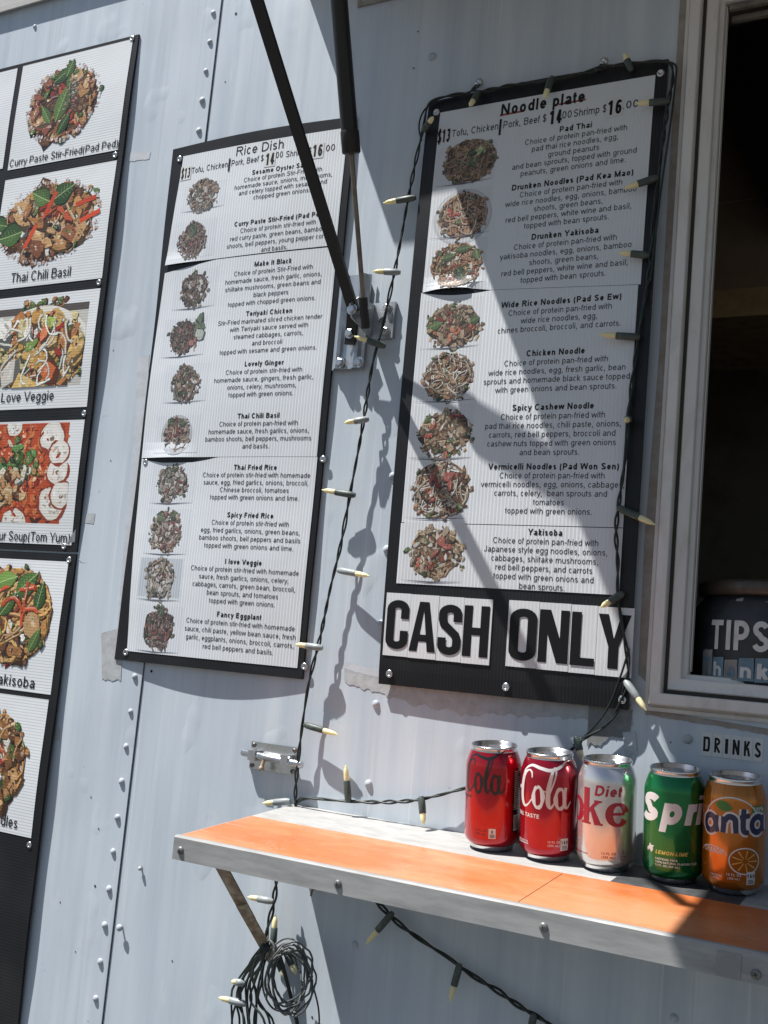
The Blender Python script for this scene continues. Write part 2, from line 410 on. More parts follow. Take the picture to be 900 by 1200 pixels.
# ---- serving window frame: a mitred profile run round the opening
def frame_run(name, prof, m, x0=WIN_X0-.004, x1=WIN_X1+.004, z0=WIN_Z0-.004, z1=WIN_Z1+.004, parent=None):
    b = MB(); n = len(prof); cor = []
    for cx, cz, sx, sz in ((x0,z1,1,-1),(x0,z0,1,1),(x1,z0,-1,1),(x1,z1,-1,-1)):
        cor.append([(cx + sx*i, -d, cz + sz*i) for i, d in prof])
    vs = [p for c in cor for p in c]; fs = []
    for c in range(4):
        o0 = c*n; o1 = ((c+1) % 4)*n
        for k in range(n-1): fs.append((o0+k, o1+k, o1+k+1, o0+k+1))
    b.add(vs, fs); return b.build(name, m, parent)
win = MB(); win.box((WIN_X0+.06, .036, WIN_Z0+.0), (WIN_X1-.06, .05, WIN_Z0+.02))
wf = frame_run('window_frame', [(0,.0005),(0,.004),(.0045,.005),(.0050,.0015),(.0075,.0015),(.0078,.014),(.0095,.0155),(.0205,.0155),(.0215,.0140),(.0215,-.020)], ALU, parent=truck)
frame_run('inner_frame', [(.0222,-.030),(.0262,-.018),(.0262,.0045),(.0275,.0060),(.0395,.0030),(.0405,.0015),(.0405,-.006),(.0440,-.0068),(.0452,-.0075),(.0458,-.012),(.046,-.018)], ALU, parent=truck)
frame_run('frame_gasket', [(.0216,-.021),(.0219,.004),(.0259,.004)], mat('perished_gasket', (.05,.045,.035), .8), parent=truck)
gl = MB(); gl.box((WIN_X0+.0425,.0115,WIN_Z0+.045),(WIN_X0+.0440,.0175,WIN_Z1-.046)); gl.build('sash_edge', mat('sash_white', (.62,.60,.56), .5), truck)
tr = MB(); tr.box((WIN_X0+.046,.010,WIN_Z1-.0515),(WIN_X1-.046,.016,WIN_Z1-.0455)); tr.box((WIN_X0+.046,.026,WIN_Z1-.0585),(WIN_X1-.046,.032,WIN_Z1-.0515)); tr.build('sash_track', ALU_DARK, truck)
# ---- inside the window: counter, shelf, things seen dimly
kc = MB(); kc.box((WIN_X0-.15, .04, 1.36), (WIN_X1, .55, 1.438)); kc.build('inner_counter', weathered('inner_steel', (.3,.3,.3),(.15,.14,.13), .4, .6, 20), truck)
cb = thing('wall_cabinet', (-.55, 1.1, 2.2), 'dim brown cabinet with a tan wooden edge inside the serving window', 'cabinet')
CABM = weathered('brown_cabinet', (.42,.31,.21),(.30,.21,.14), .55, 0, 8)
b = MB(); b.box((-1.6,.905,2.224),(-.30,1.3,2.66)); b.build('cabinet_body', CABM, cb)
b = MB(); b.box((-1.6,.90,2.166),(-.30,1.3,2.2235)); b.build('wooden_edge', weathered('tan_wood', (.60,.43,.23),(.40,.27,.14), .6, 0, 25), cb)
b = MB(); b.box((-1.59,.9035,2.406),(-.31,.9048,2.4085)); b.build('door_gap', mat('pale_gap',(.6,.5,.38),.6), cb)
hd = thing('range_hood', (-.30, .9, 2.3), 'black hood corner in the upper right of the serving window', 'hood')
b = MB(); b.add([(-.625,.70,2.66),(.5,.70,2.66),(.5,.70,2.30),(-.46,.70,2.30),(-.625,.90,2.66),(.5,.90,2.66),(.5,.90,2.30),(-.46,.90,2.30)],[(0,3,2,1),(4,5,6,7),(0,4,7,3),(3,7,6,2),(0,1,5,4),(1,2,6,5)]); b.build('hood_body', mat('sooty_black',(.015,.014,.013),.5), hd)
b = MB(); b.box((-.455,.692,2.302),(.5,.699,2.318)); b.build('hood_lip', ALU_DARK, hd)
mo = thing('microwave', (-.02, 1.75, 1.45), 'black boxy appliance barely visible deep inside the dark serving window', 'microwave')
b = MB(); b.box((-.30,1.45,1.50),(.25,1.9,1.84)); b.build('case', mat('dark_case',(.02,.02,.02),.4), mo)
b = MB(); b.box((-.28,1.445,1.53),(.10,1.449,1.81)); b.box((-.245,1.441,1.56),(.065,1.4445,1.78)); b.build('door', mat('dark_glass',(.035,.035,.035),.2), mo)
b = MB(); b.box((-.6,1.3,1.44),(.5,2.0,1.498)); b.build('worktop', INNER, truck)
# ---- hatch held open above the window, its hinge and the long hinge box
ht = MB(); ht.box((-.866,-1.02,2.414),(1.0,-.0126,2.434)); hatch = ht.build('hatch', weathered('hatch_paint', (.74,.75,.75),(.6,.6,.6), .5, 0, 12), truck)
hb = MB(); hb.box((-1.005,-.1142,2.4375),(1.1,-.0024,2.50)); hb.build('hinge_box', ALU, truck)
hg = MB(); hx, hz = WX(420, 9.5)
hg.box((hx,-.004,hz),(1.0,-.0006,2.4126)); hg.tube([(hx,-.0055,2.4085),(1.0,-.0055,2.4085)], .0035, 8)
hinge = hg.build('hinge', weathered('hinge_steel',(.36,.34,.31),(.2,.17,.14),.45,.5,70), truck)
for x in (hx+.012, hx+.05, hx+.09, hx+.13): rivet(x, hz+.009, -.004, .6, hinge)

# ------------------------------------------------------------------ lettering
def stroke_poly(pts, wid, closed=False):
    """A flat ribbon along a 2-D line; wid is one width or one per point."""
    P = [Vector(p) for p in pts]; n = len(P); L = []; R = []
    for i in range(n):
        a = P[(i-1) % n] if (closed or i > 0) else P[i]; b = P[(i+1) % n] if (closed or i < n-1) else P[i]
        d = (b - a); d = d.normalized() if d.length > 1e-9 else Vector((1,0)); nn = Vector((-d.y, d.x))
        w = (wid[i] if isinstance(wid, (list, tuple)) else wid) / 2
        # mitre
        if 0 < i < n-1 or closed:
            d1 = (P[i]-a); d1 = d1.normalized() if d1.length > 1e-9 else d
            c = max(.45, nn.dot(Vector((-d1.y, d1.x)))); w /= c
        L.append(P[i] + nn*w); R.append(P[i] - nn*w)
    vs = [tuple(p) for p in L] + [tuple(p) for p in R]
    fs = [(i, i+1, n+i+1, n+i) for i in range(n-1)]
    if closed: fs.append((n-1, 0, n, 2*n-1))
    return vs, [f[::-1] for f in fs]
def arc(cx, cy, rx, ry, a0, a1, n=10):
    return [(cx + rx*math.cos(math.radians(a0+(a1-a0)*k/n)), cy + ry*math.sin(math.radians(a0+(a1-a0)*k/n))) for k in range(n+1)]
ADV = dict(zip('abcdefghijklmnopqrstuvwxyz', (556,556,500,556,556,278,556,556,222,222,500,222,833,556,556,556,556,333,500,278,556,500,722,500,500,500)))
ADV.update(zip('ABCDEFGHIJKLMNOPQRSTUVWXYZ', (667,667,722,722,667,611,778,722,278,500,667,556,833,722,778,667,778,722,667,611,722,667,944,667,667,611)))
ADV.update({c: 556 for c in '0123456789$'}); ADV.update({' ':278,'.':278,',':278,'(':333,')':333,'-':333,'&':667,'%':889,'|':260})
XH, CH, DE = .519, .716, -.205
def glyph(ch, t, cf=1.0):
    """Plain grotesque letters as pen strokes of weight t, on an em of 1: list of (points, closed)."""
    w = ADV.get(ch, 556)/1000*cf; h = t/2; sb = .066*min(1, cf); l = sb + h; r = w - sb + .008 - h; c = (l+r)/2; rx = (r-l)/2
    m = XH/2; ry = XH/2 - h + .006; T = XH - h; K = CH - h; cy = CH/2; RY = CH/2 - h + .008
    A = arc
    arch = lambda x0, x1, top, foot: ([(x0, top-.17)] + A((x0+x1)/2, top-.16, (x1-x0)/2, .16, 165, 0, 8) + [(x1, foot)], False)
    L = lambda *p: (list(p), False)
    if ch == 'a': return [(A(c, T-.115, rx*.95, .115, 160, 0, 8) + [(r-.004, .13), (r+.012, 0)], False), ([(r, T-.20), (c, T-.225), (l+.03, T-.27), (l-.006, .145), (l+.03, h+.02), (c-.02, h-.006), (r-.03, .075), (r, .17)], False)]
    if ch == 'b': return [L((l,0),(l,CH)), (A(c, m, rx, ry, 0, 360, 16)[:-1], True)]
    if ch == 'c': return [(A(c, m, rx, ry, 42, 318, 14), False)]
    if ch == 'd': return [L((r,0),(r,CH)), (A(c, m, rx, ry, 0, 360, 16)[:-1], True)]
    if ch == 'e': return [(A(c, m, rx, ry, 0, 322, 15), False), L((l+h,m),(r+h*.9,m))]
    if ch == 'f': return [L((.115,0),(.115,.56)) , (A(.235, .56, .12, CH-h-.56, 180, 80, 5), False), L((.015,XH-h),(.255,XH-h))]
    if ch == 'g': return [(A(c, m, rx, ry, 0, 360, 16)[:-1], True), ([(r,XH),(r,-.05)] + A(c, -.05, rx, .15-h*.6, 0, -165, 8), False)]
    if ch == 'h': return [L((l,0),(l,CH)), arch(l, r, T, 0)]
    if ch == 'i': return [L((w/2,0),(w/2,XH)), L((w/2,CH-.1),(w/2,CH))]
    if ch == 'j': return [([(w/2,XH),(w/2,-.1)] + A(w/2-.09, -.1, .09, .1, 0, -80, 4), False), L((w/2,CH-.1),(w/2,CH))]
    if ch == 'k': return [L((l,0),(l,CH)), L((l,.185),(r,XH)), L((l+.10,.285),(r+.02,0))]
    if ch == 'l': return [L((w/2,0),(w/2,CH))]
    if ch == 'm': return [L((l,0),(l,XH)), arch(l, w/2, T, 0), arch(w/2, r, T, 0)]
    if ch == 'n': return [L((l,0),(l,XH)), arch(l, r, T, 0)]
    if ch == 'o': return [(A(c, m, rx, ry, 0, 360, 18)[:-1], True)]
    if ch == 'p': return [L((l,DE),(l,XH)), (A(c, m, rx, ry, 0, 360, 16)[:-1], True)]
    if ch == 'q': return [L((r,DE),(r,XH)), (A(c, m, rx, ry, 0, 360, 16)[:-1], True)]
    if ch == 'r': return [L((l,0),(l,XH)), ([(l,T-.18)] + A(l+.17, T-.17, .17, .17, 165, 80, 5), False)]
    if ch == 's': return [(A(c, XH*.73, rx*.95, XH*.27-h, 30, 250, 9) + A(c, XH*.27, rx*1.0, XH*.27-h+.004, 75, -150, 9), False)]
    if ch == 't': return [([(.12,.66),(.12,.12)] + A(.21, .115, .09, .115-h, 180, 275, 5), False), L((.012,XH-h),(.25,XH-h))]
    if ch == 'u': return [([(l,XH)] + A(c, .16, rx, .16-h, 180, 350, 8) + [(r,.18)], False), L((r,0),(r,XH))]
    if ch == 'v': return [L((h*.9,XH),(w/2,h*.4)), L((w/2,h*.4),(w-h*.9,XH))]
    if ch == 'w': q = w/4; return [L((h*.8,XH),(q+.01,h*.4)), L((q+.01,h*.4),(2*q,XH-.01)), L((2*q,XH-.01),(3*q-.01,h*.4)), L((3*q-.01,h*.4),(w-h*.8,XH))]
    if ch == 'x': return [L((h,0),(w-h,XH)), L((h,XH),(w-h,0))]
    if ch == 'y': return [L((h*.9,XH),(w/2+.01,.02)), ([(w-h*.9,XH),(w/2+.005,.0),(w/2-.06,DE+.06),(w/2-.15,DE+.04)], False)]
    if ch == 'z': return [L((.04,T),(w-.04,T)), L((w-.07,T),(.07,h)), L((.03,h),(w-.03,h))]
    if ch == 'A': return [L((h*.8,0),(w/2,CH-h*.3)), L((w/2,CH-h*.3),(w-h*.8,0)), L((.17,.22),(w-.17,.22))]
    if ch in 'BPRD':
        o = [L((l,0),(l,CH))]
        if ch == 'D': return o + [([(l,K),(l+.17,K)] + A(l+.20, cy, r-l-.20, cy-h, 85, -85, 12) + [(l+.17,h),(l,h)], False)]
        top = .395 if ch != 'P' else .315; q = (K+top)/2
        o.append(([(l,K),(r-.18,K)] + A(r-.18, q, .16, (K-top)/2, 85, -85, 8) + [(r-.18,top),(l,top)], False))
        if ch == 'B': o.append(([(r-.2,top),(r-.17,top)] + A(r-.17, (top+h)/2, .18, (top-h)/2, 85, -85, 8) + [(r-.17,h),(l,h)], False))
        if ch == 'R': o.append(L((r-.24,top),(r+.02,0)))
        return o
    if ch == 'C': return [(A(c, cy, rx, RY, 40, 320, 18), False)]
    if ch == 'E': return [L((l,0),(l,CH)), L((l,K),(r+.02,K)), L((l,cy+.01),(r,cy+.01)), L((l,h),(r+.03,h))]
    if ch == 'F': return [L((l,0),(l,CH)), L((l,K),(r+.03,K)), L((l,cy),(r-.02,cy))]
    if ch == 'G': return [(A(c, cy, rx, RY, 42, 330, 18), False), L((r,.08),(r,.35)), L((c+.03,.345),(r+h,.345))]
    if ch == 'H': return [L((l,0),(l,CH)), L((r,0),(r,CH)), L((l,cy+.02),(r,cy+.02))]
    if ch == 'I': return [L((w/2,0),(w/2,CH))]
    if ch == 'J': return [([(r-.03,CH),(r-.03,.2)] + A(c-.03, .19, rx, .19-h, 0, -180, 10), False)]
    if ch == 'K': return [L((l,0),(l,CH)), L((l,.24),(r,CH)), L((l+.15,.40),(r+.03,0))]
    if ch == 'L': return [L((l,0),(l,CH)), L((l,h),(r+.03,h))]
    if ch == 'M': return [L((l,0),(l,CH)), L((r,0),(r,CH)), L((l,CH-.02),(w/2,.02)), L((w/2,.02),(r,CH-.02))]
    if ch == 'N': return [L((l,0),(l,CH)), L((r,0),(r,CH)), L((l,CH-.02),(r,.02))]
    if ch in 'OQ0': return [(A(c, cy, rx, RY, 0, 360, 20)[:-1], True)] + ([L((c+.06,.16),(r+.03,-.02))] if ch == 'Q' else [])
    if ch == 'S': return [(A(c, CH*.735, rx*.92, CH*.265-h+.006, 20, 250, 10) + A(c, CH*.265, rx, CH*.265-h+.006, 78, -165, 11), False)]
    if ch == 'T': return [L((w/2,0),(w/2,CH)), L((.02,K),(w-.02,K))]
    if ch == 'U': return [([(l,CH),(l,.25)] + A(c, .24, rx, .24-h, 180, 360, 12) + [(r,CH)], False)]
    if ch == 'V': return [L((h,CH),(w/2,h*.4)), L((w/2,h*.4),(w-h,CH))]
    if ch == 'W': q = w/4; return [L((h,CH),(q,h*.4)), L((q,h*.4),(2*q,CH-.02)), L((2*q,CH-.02),(3*q,h*.4)), L((3*q,h*.4),(w-h,CH))]
    if ch == 'X': return [L((h,0),(w-h,CH)), L((h,CH),(w-h,0))]
    if ch == 'Y': return [L((h,CH),(w/2,.30)), L((w-h,CH),(w/2,.30)), L((w/2,.33),(w/2,0))]
    if ch == 'Z': return [L((.05,K),(w-.04,K)), L((w-.08,K),(.07,h)), L((.03,h),(w-.03,h))]
    if ch == '1': return [L((w*.55,0),(w*.55,CH)), L((w*.55-.01,CH-.03),(w*.22,CH-.18))]
    if ch == '2': return [(A(c, CH*.72, rx, CH*.28-h, 165, -20, 9) + [(c+.05,CH*.42),(l+.02,h+.02)], False), L((l-.03,h),(r+.02,h))]
    if ch == '3':
        return [([(l-.01,K-.05),(c-.03,K),(c+.06,K),(r-.01,K-.07),(r-.01,cy+.11),(c+.05,cy+.025),(c-.03,cy+.02)], False), ([(c-.03,cy+.02),(c+.06,cy+.005),(r,cy-.08),(r,.16),(r-.05,h+.03),(c,h-.004),(l+.02,h+.03),(l-.015,.16)], False)]
    if ch == '4': return [L((r-.08,0),(r-.08,CH)), L((r-.08,CH-.02),(l-.02,.21)), L((l-.05,.20),(r+.04,.20))]
    if ch == '5': return [([(r,K),(l+.05,K),(l+.01,.36)] + A(c, .235, rx, .235-h, 140, -155, 11), False)]
    if ch == '6': return [(A(c, .235, rx, .235-h, 0, 360, 14)[:-1], True), (A(c+.02, .36, rx+.02, CH-.36-h, 45, 180, 8) + [(l,.24)], False)]
    if ch == '7': return [L((l-.02,K),(r+.02,K)), ([(r,K),(c,.35),(c-.08,0)], False)]
    if ch == '8': return [(A(c, CH*.75, rx*.85, CH*.25-h, 0, 360, 14)[:-1], True), (A(c, CH*.265, rx, CH*.265-h, 0, 360, 14)[:-1], True)]
    if ch == '9': return [(A(c, CH-.235, rx, .235-h, 0, 360, 14)[:-1], True), ([(r,CH-.24)] + A(c-.02, CH-.36, rx+.02, CH-.36-h, 0, -135, 8), False)]
    if ch == '$': return [([(p[0]*.83, p[1]) for p in glyph('S', t, cf)[0][0]], False), L((w/2,-.075),(w/2,CH+.075))]
    if ch == '.': return [L((w/2,0),(w/2,.10))]
    if ch == ',': return [L((w/2,.10),(w/2,0),(w/2-.03,-.12))]
    if ch == '(': return [(A(.36, .26, .24, .50, 130, 230, 8), False)]
    if ch == ')': return [(A(-.03, .26, .24, .50, 50, -50, 8), False)]
    if ch == '-': return [L((.04,.26),(w-.04,.26))]
    if ch == '|': return [L((w/2,-.2),(w/2,CH))]
    if ch == '&': return [([(w-.06,0),(.24,.50),(.25,.62),(.33,K),(.41,.60),(.36,.48),(.13,.30),(.10,.16),(.20,h),(.36,.05),(.52,.34)], False)]
    if ch == '%': return [(A(.19, .54, .13, .16, 0, 360, 12)[:-1], True), (A(.70, .17, .13, .16, 0, 360, 12)[:-1], True), L((.25,0),(.64,CH))]
    return []
GLYPHS = {}
def text2d(body, height_cap, bold=0.0, width=None, align='c', sx=1.0, shear=0.0, res=2, cond=1.0, gap=0.0):
    """Flat lettering, capital height height_cap, centred or left-aligned on 0, optionally fitted to a width."""
    t = .086 if bold < .014 else (.094 if bold < .03 else (.150 if bold < .055 else .185))
    if cond < 1: t *= .45 + .55*cond
    pen = 0.0; V = []; F = []; x0 = 1e9; x1 = -1e9; n = 0; k_ = height_cap / CH
    for ch in body:
        if (ch, t, cond) not in GLYPHS: GLYPHS[ch, t, cond] = [stroke_poly(p, t, cl) for p, cl in glyph(ch, t, cond)]
        for vs, fs in GLYPHS[ch, t, cond]:
            o = len(V); n += 1
            V += [((x+pen)*k_, y*k_, (n % 5)*2.5e-6) for x, y in vs]; F += [tuple(o+i for i in f) for f in fs]
        pen += ADV.get(ch, 556)/1000*cond + (.02 if t > .14 else 0) + gap
    if not V: return [], [], 0
    x0 = min(v[0] for v in V); x1 = max(v[0] for v in V); w = x1 - x0
    k = (width / w) if width else sx
    c = (x0 + x1) / 2 if align == 'c' else (x0 if align == 'l' else x1)
    return [((v[0] - c) * k + shear * v[1], v[1], v[2]) for v in V], F, w * k
def block_letter(ch):
    """Condensed heavy capitals in a box 1 high; returns (list of (verts, faces)), width."""
    t = .155
    if ch == 'C':
        w = .43; r = w/2 - t/2
        p = [(w-t/2, .62)] + arc(w/2, 1-t/2-r*.8, r, r*.8, 0, 180) + arc(w/2, t/2+r*.8, r, r*.8, 180, 360) + [(w-t/2, .38)]
        return [stroke_poly(p, t)], w
    if ch == 'O':
        w = .45; r = w/2 - t/2
        p = arc(w/2, 1-t/2-r*.8, r, r*.8, 0, 180) + arc(w/2, t/2+r*.8, r, r*.8, 180, 360)
        return [stroke_poly(p, t, True)], w
    if ch == 'S':
        w = .43; r = w/2 - t/2
        p = [(w-t/2, .66)] + arc(w/2, 1-t/2-r*.8, r, r*.8, 0, 180, 10) + [(t/2, .70), (t/2+.03, .60), (w/2, .50), (w-t/2-.03, .40), (w-t/2, .30)] + arc(w/2, t/2+r*.8, r, r*.8, 0, -180, 10) + [(t/2, .34)]
        return [stroke_poly(p, t)], w
    if ch == 'A':
        w = .50; L = ([(0,0),(t*.98,0),(w/2+.02,1),(w/2-.09,1)], [(0,1,2,3)]); R = ([(w-t*.98,0),(w,0),(w/2+.09,1),(w/2-.02,1)], [(0,1,2,3)])
        return [L, R, ([(.14,.20),(w-.14,.20),(w-.17,.34),(.17,.34)], [(0,1,2,3)])], w
    if ch == 'H':
        w = .46; return [([(0,0),(t,0),(t,1),(0,1)], [(0,1,2,3)]), ([(w-t,0),(w,0),(w,1),(w-t,1)], [(0,1,2,3)]), ([(t,.42),(w-t,.42),(w-t,.57),(t,.57)], [(0,1,2,3)])], w
    if ch == 'N':
        w = .48; return [([(0,0),(t*.9,0),(t*.9,1),(0,1)], [(0,1,2,3)]), ([(w-t*.9,0),(w,0),(w,1),(w-t*.9,1)], [(0,1,2,3)]), ([(w-t*1.15,0),(w-.001,0),(t*1.15,1),(.001,1)], [(0,1,2,3)])], w
    if ch == 'L':
        w = .38; return [([(0,0),(t,0),(t,1),(0,1)], [(0,1,2,3)]), ([(t,0),(w,0),(w,.15),(t,.15)], [(0,1,2,3)])], w
    if ch == 'Y':
        w = .50; return [([(w/2-t/2,0),(w/2+t/2,0),(w/2+t/2,.44),(w/2-t/2,.44)], [(0,1,2,3)]), ([(w/2-t/2,.40),(w/2+.03,.40),(t,1),(0,1)], [(0,1,2,3)]), ([(w/2-.03,.40),(w/2+t/2,.40),(w,1),(w-t,1)], [(0,1,2,3)])], w

# ------------------------------------------------------------------ boards: a bowed sheet described in wall coordinates (x, z)
class Surface:
    """Maps (x, z, height above the sheet) onto a bowed board hung in front of the wall."""
    def __init__(s, depth): s.depth = depth; s.extra = None
    def __call__(s, x, z, h):
        e = s.extra(x, z) if s.extra else 0.0
        return (x, -(s.depth(x, z) + e + h), z)
def slab(mb, S, xl, xr, zt, zb, h0, h1, nx=14, nz=30, mat=0):
    """A thick sheet whose edges are functions: xl(z), xr(z), zt(x-fraction), zb(x-fraction)."""
    f = lambda q, t: q(t) if callable(q) else q
    grid = {}
    vs = []; fs = []
    for layer, h in enumerate((h0, h1)):
        for i in range(nx+1):
            u = i/nx; zt_, zb_ = f(zt, u), f(zb, u)
            for j in range(nz+1):
                v = j/nz; z = zt_ + (zb_-zt_)*v; x0, x1 = f(xl, z), f(xr, z); x = x0 + (x1-x0)*u
                grid[layer,i,j] = len(vs); vs.append(S(x, z, h))
    for i in range(nx):
        for j in range(nz):
            a,b,c,d = grid[1,i,j], grid[1,i,j+1], grid[1,i+1,j+1], grid[1,i+1,j]; fs.append((a,b,c,d))
            a,b,c,d = grid[0,i,j], grid[0,i,j+1], grid[0,i+1,j+1], grid[0,i+1,j]; fs.append((d,c,b,a))
    for i in range(nx):
        for j in (0, nz):
            a,b,c,d = grid[0,i,j], grid[1,i,j], grid[1,i+1,j], grid[0,i+1,j]; fs.append((a,d,c,b) if j == 0 else (a,b,c,d))
    for j in range(nz):
        for i in (0, nx):
            a,b,c,d = grid[0,i,j], grid[1,i,j], grid[1,i,j+1], grid[0,i,j+1]; fs.append((a,b,c,d) if i == 0 else (a,d,c,b))
    mb.add(vs, fs, mat)
def put(mb, S, geo, x, z, h, mat=0, col=None, k=1.0):
    vs, fs = geo[0], geo[1]
    mb.add([S(x + p[0]*k, z + p[1]*k, h + (p[2] if len(p) > 2 else 0)) for p in vs], fs, mat, col)
def lines_block(name, S, title, body, x_t, z_t, x_l, z_l, h, parent, cap=.0064, track=1.0):
    """A dish entry: bold title, then lines evenly spaced down to z_l, centred on a line from x_t to x_l."""
    mb = MB(); n = len(body); track = track / text2d('Choice of protein pan-fried with', cap)[2]
    put(mb, S, text2d(title, cap*1.05, .044, sx=1.02*track), x_t, z_t - cap/2, h)
    for i, ln in enumerate(body):
        t = (i+1)/n; put(mb, S, text2d(ln, cap, 0.010, sx=track), x_t + (x_l-x_t)*t, z_t + (z_l-z_t)*t - cap/2, h, 1)
    return mb.build(name, [INK, INK_GREY], parent)

def subdivide(geo, mx=.0035):
    """Cut long glyph faces so they can follow the can."""
    bm = bmesh.new(); vs = [bm.verts.new((p[0], p[1], p[2]*1000 if len(p) > 2 else 0)) for p in geo[0]]
    for f in geo[1]:
        try: bm.faces.new([vs[i] for i in f])
        except ValueError: pass
    bmesh.ops.triangulate(bm, faces=bm.faces[:])
    for _ in range(4):
        e = [e for e in bm.edges if e.calc_length() > mx]
        if not e: break
        bmesh.ops.subdivide_edges(bm, edges=e, cuts=1); bmesh.ops.triangulate(bm, faces=[f for f in bm.faces if len(f.verts) > 3])
    bm.verts.index_update()
    g_ = ([(v.co.x, v.co.y, v.co.z/1000) for v in bm.verts], [tuple(v.index for v in f.verts) for f in bm.faces]); bm.free(); return g_
# ---- printed food pictures: many small printed shapes, each in its own colour
def lerp(a, b, t): return tuple(x + (y-x)*t for x, y in zip(a, b))
class Picture:
    def __init__(s, S, h, seed, fade=0.0, tint=(.42,.40,.42), gain=1.0):
        s.S = S; s.h = h; s.r = random.Random(seed); s.mb = MB(); s.fade = fade; s.tint = tint; s.gain = gain; s.clip = None; s.top = {}; s.grain = 1.0; s.sizes = (.09, .22)
    def colour(s, c, j=.18):
        k = 1 + s.r.uniform(-j, j); c = tuple(min(.9, max(.004, v*k*s.gain)) for v in c)
        l = (c[0]*.3 + c[1]*.59 + c[2]*.11); g = tuple(.62*l*t/.42 + .16*t for t in s.tint); return lerp(c, g, s.fade)
    def lay(s, vs, fs, col):
        # printed one over another: each shape takes the lowest free layer, layers are a few thousandths of a millimetre
        c = .0016
        x0 = math.floor(min(p[0] for p in vs)/c); x1 = math.floor(max(p[0] for p in vs)/c); z0 = math.floor(min(p[1] for p in vs)/c); z1 = math.floor(max(p[1] for p in vs)/c)
        cells = [(i, k) for i in range(x0, x1+1) for k in range(z0, z1+1)]
        n = 1 + max(s.top.get(q, 0) for q in cells)
        for q in cells: s.top[q] = n
        if (x1-x0) > 6 or (z1-z0) > 6: vs, fs = subdivide((vs, fs), .007)
        s.mb.add([s.S(p[0], p[1], s.h + n*3.0e-6) for p in vs], fs, 0, col)
    def poly(s, pts, col, j=.18):
        if s.clip:
            x0, x1, z0, z1 = s.clip; pts = [(min(max(p[0], x0), x1), min(max(p[1], z0), z1)) for p in pts]
        s.lay(pts, [tuple(range(len(pts)))], s.colour(col, j))
    def strip(s, pts, w, col, j=.18):
        vs, fs = stroke_poly(pts, w)
        if s.clip:
            x0, x1, z0, z1 = s.clip; vs = [(min(max(p[0], x0), x1), min(max(p[1], z0), z1)) for p in vs]
        s.lay(vs, fs, s.colour(col, j))
    def rect(s, x0, x1, z0, z1, col): s.poly([(x0,z0),(x1,z0),(x1,z1),(x0,z1)], col, 0)
    def ell(s, cx, cz, rx, rz, col, n=24, wob=0.0, j=.06, rot=0.0):
        pts = []
        ph = [s.r.uniform(0, 6.28) for _ in range(4)]
        ca, sa = math.cos(rot), math.sin(rot)
        for k in range(n):
            t = 2*math.pi*k/n; q = 1 + wob*(math.sin(2*t+ph[0])*.4 + math.sin(3*t+ph[1])*.35 + math.sin(5*t+ph[2])*.3 + math.sin(7*t+ph[3])*.25)
            a, b = rx*q*math.cos(t), rz*q*math.sin(t); pts.append((cx + a*ca - b*sa, cz + a*sa + b*ca))
        s.poly(pts, col, j)
    def inside(s, cx, cz, rx, rz, k=1.0):
        a = s.r.uniform(0, 2*math.pi); q = math.sqrt(s.r.random())*k; return cx + rx*q*math.cos(a), cz + rz*q*math.sin(a)
    def noodle(s, cx, cz, rx, rz, w, col, ln=.8, k=.85):
        x, z = s.inside(cx, cz, rx, rz, k); a = s.r.uniform(0, 6.28); st = ln*rx/6; tw = s.r.uniform(-.45, .45); pts = [(x, z)]
        for i in range(6):
            a += tw + s.r.uniform(-.35, .35); x += st*math.cos(a); z += st*math.sin(a)
            d = math.hypot((x-cx)/rx, (z-cz)/rz)
            if d > 1.04: x = cx + (x-cx)/d; z = cz + (z-cz)/d; a += 1.2
            pts.append((x, z))
        ws = [w*s.r.uniform(.6, 1.15) for _ in pts]
        s.strip([(p[0]+w*.25, p[1]-w*.35) for p in pts], [q*1.15 for q in ws], tuple(v*.22 for v in col)); s.strip(pts, ws, col, .28)
        if s.r.random() < .6:
            k0 = s.r.randint(1, 3); s.strip([(p[0]+w*.12, p[1]+w*.2) for p in pts[k0:k0+3]], w*s.r.uniform(.2, .4), lerp(col, (.95,.88,.75), s.r.uniform(.2, .6)))
    def chunk(s, cx, cz, rx, rz, r, col, k=.85):
        x, z = s.inside(cx, cz, rx, rz, k); s.lump(x, z, r, col)
    def shard(s, x, z, r, e, rot, col, n=7, wob=.38, j=.22):
        ca, sa = math.cos(rot), math.sin(rot); pts = []
        for k in range(n):
            t = 2*math.pi*(k + s.r.uniform(-.25, .25))/n; q = 1 + s.r.uniform(-wob, wob); a, b = r*q*math.cos(t), r*e*q*math.sin(t); pts.append((x + a*ca - b*sa, z + a*sa + b*ca))
        s.poly(pts, col, j)
    def lump(s, x, z, r, col):
        rot = s.r.uniform(0, 3.14); e = s.r.uniform(.35, .85)
        s.shard(x + r*.14, z - r*.20, r*1.05, e*1.1, rot, tuple(v*.16 for v in col)); s.shard(x, z, r, e, rot, col)
        ca, sa = math.cos(rot), math.sin(rot); big = r > .0065; k = min(16, int(r/.0009)) if big else 3
        for _ in range(k):      # grain of the piece: streaks along it, browned and pale spots
            a, b = s.r.uniform(-.62,.62)*r, s.r.uniform(-.6,.6)*r*e
            s.shard(x + a*ca - b*sa, z + a*sa + b*ca, r*(s.r.uniform(.10,.30) if big else s.r.uniform(.2,.5)), s.r.uniform(.25,.8), rot + s.r.uniform(-.4,.4) if big else s.r.uniform(0,3), lerp(col, s.r.choice([(.9,.8,.62),(.06,.03,.02),(.6,.3,.1),(.30,.12,.04),col]), s.r.uniform(.15,.55)), 6)
        if s.r.random() < .5: s.shard(x - r*.15, z + r*.22*e, r*.16, .4, rot, lerp(col, (.97,.94,.88), .7), 5)
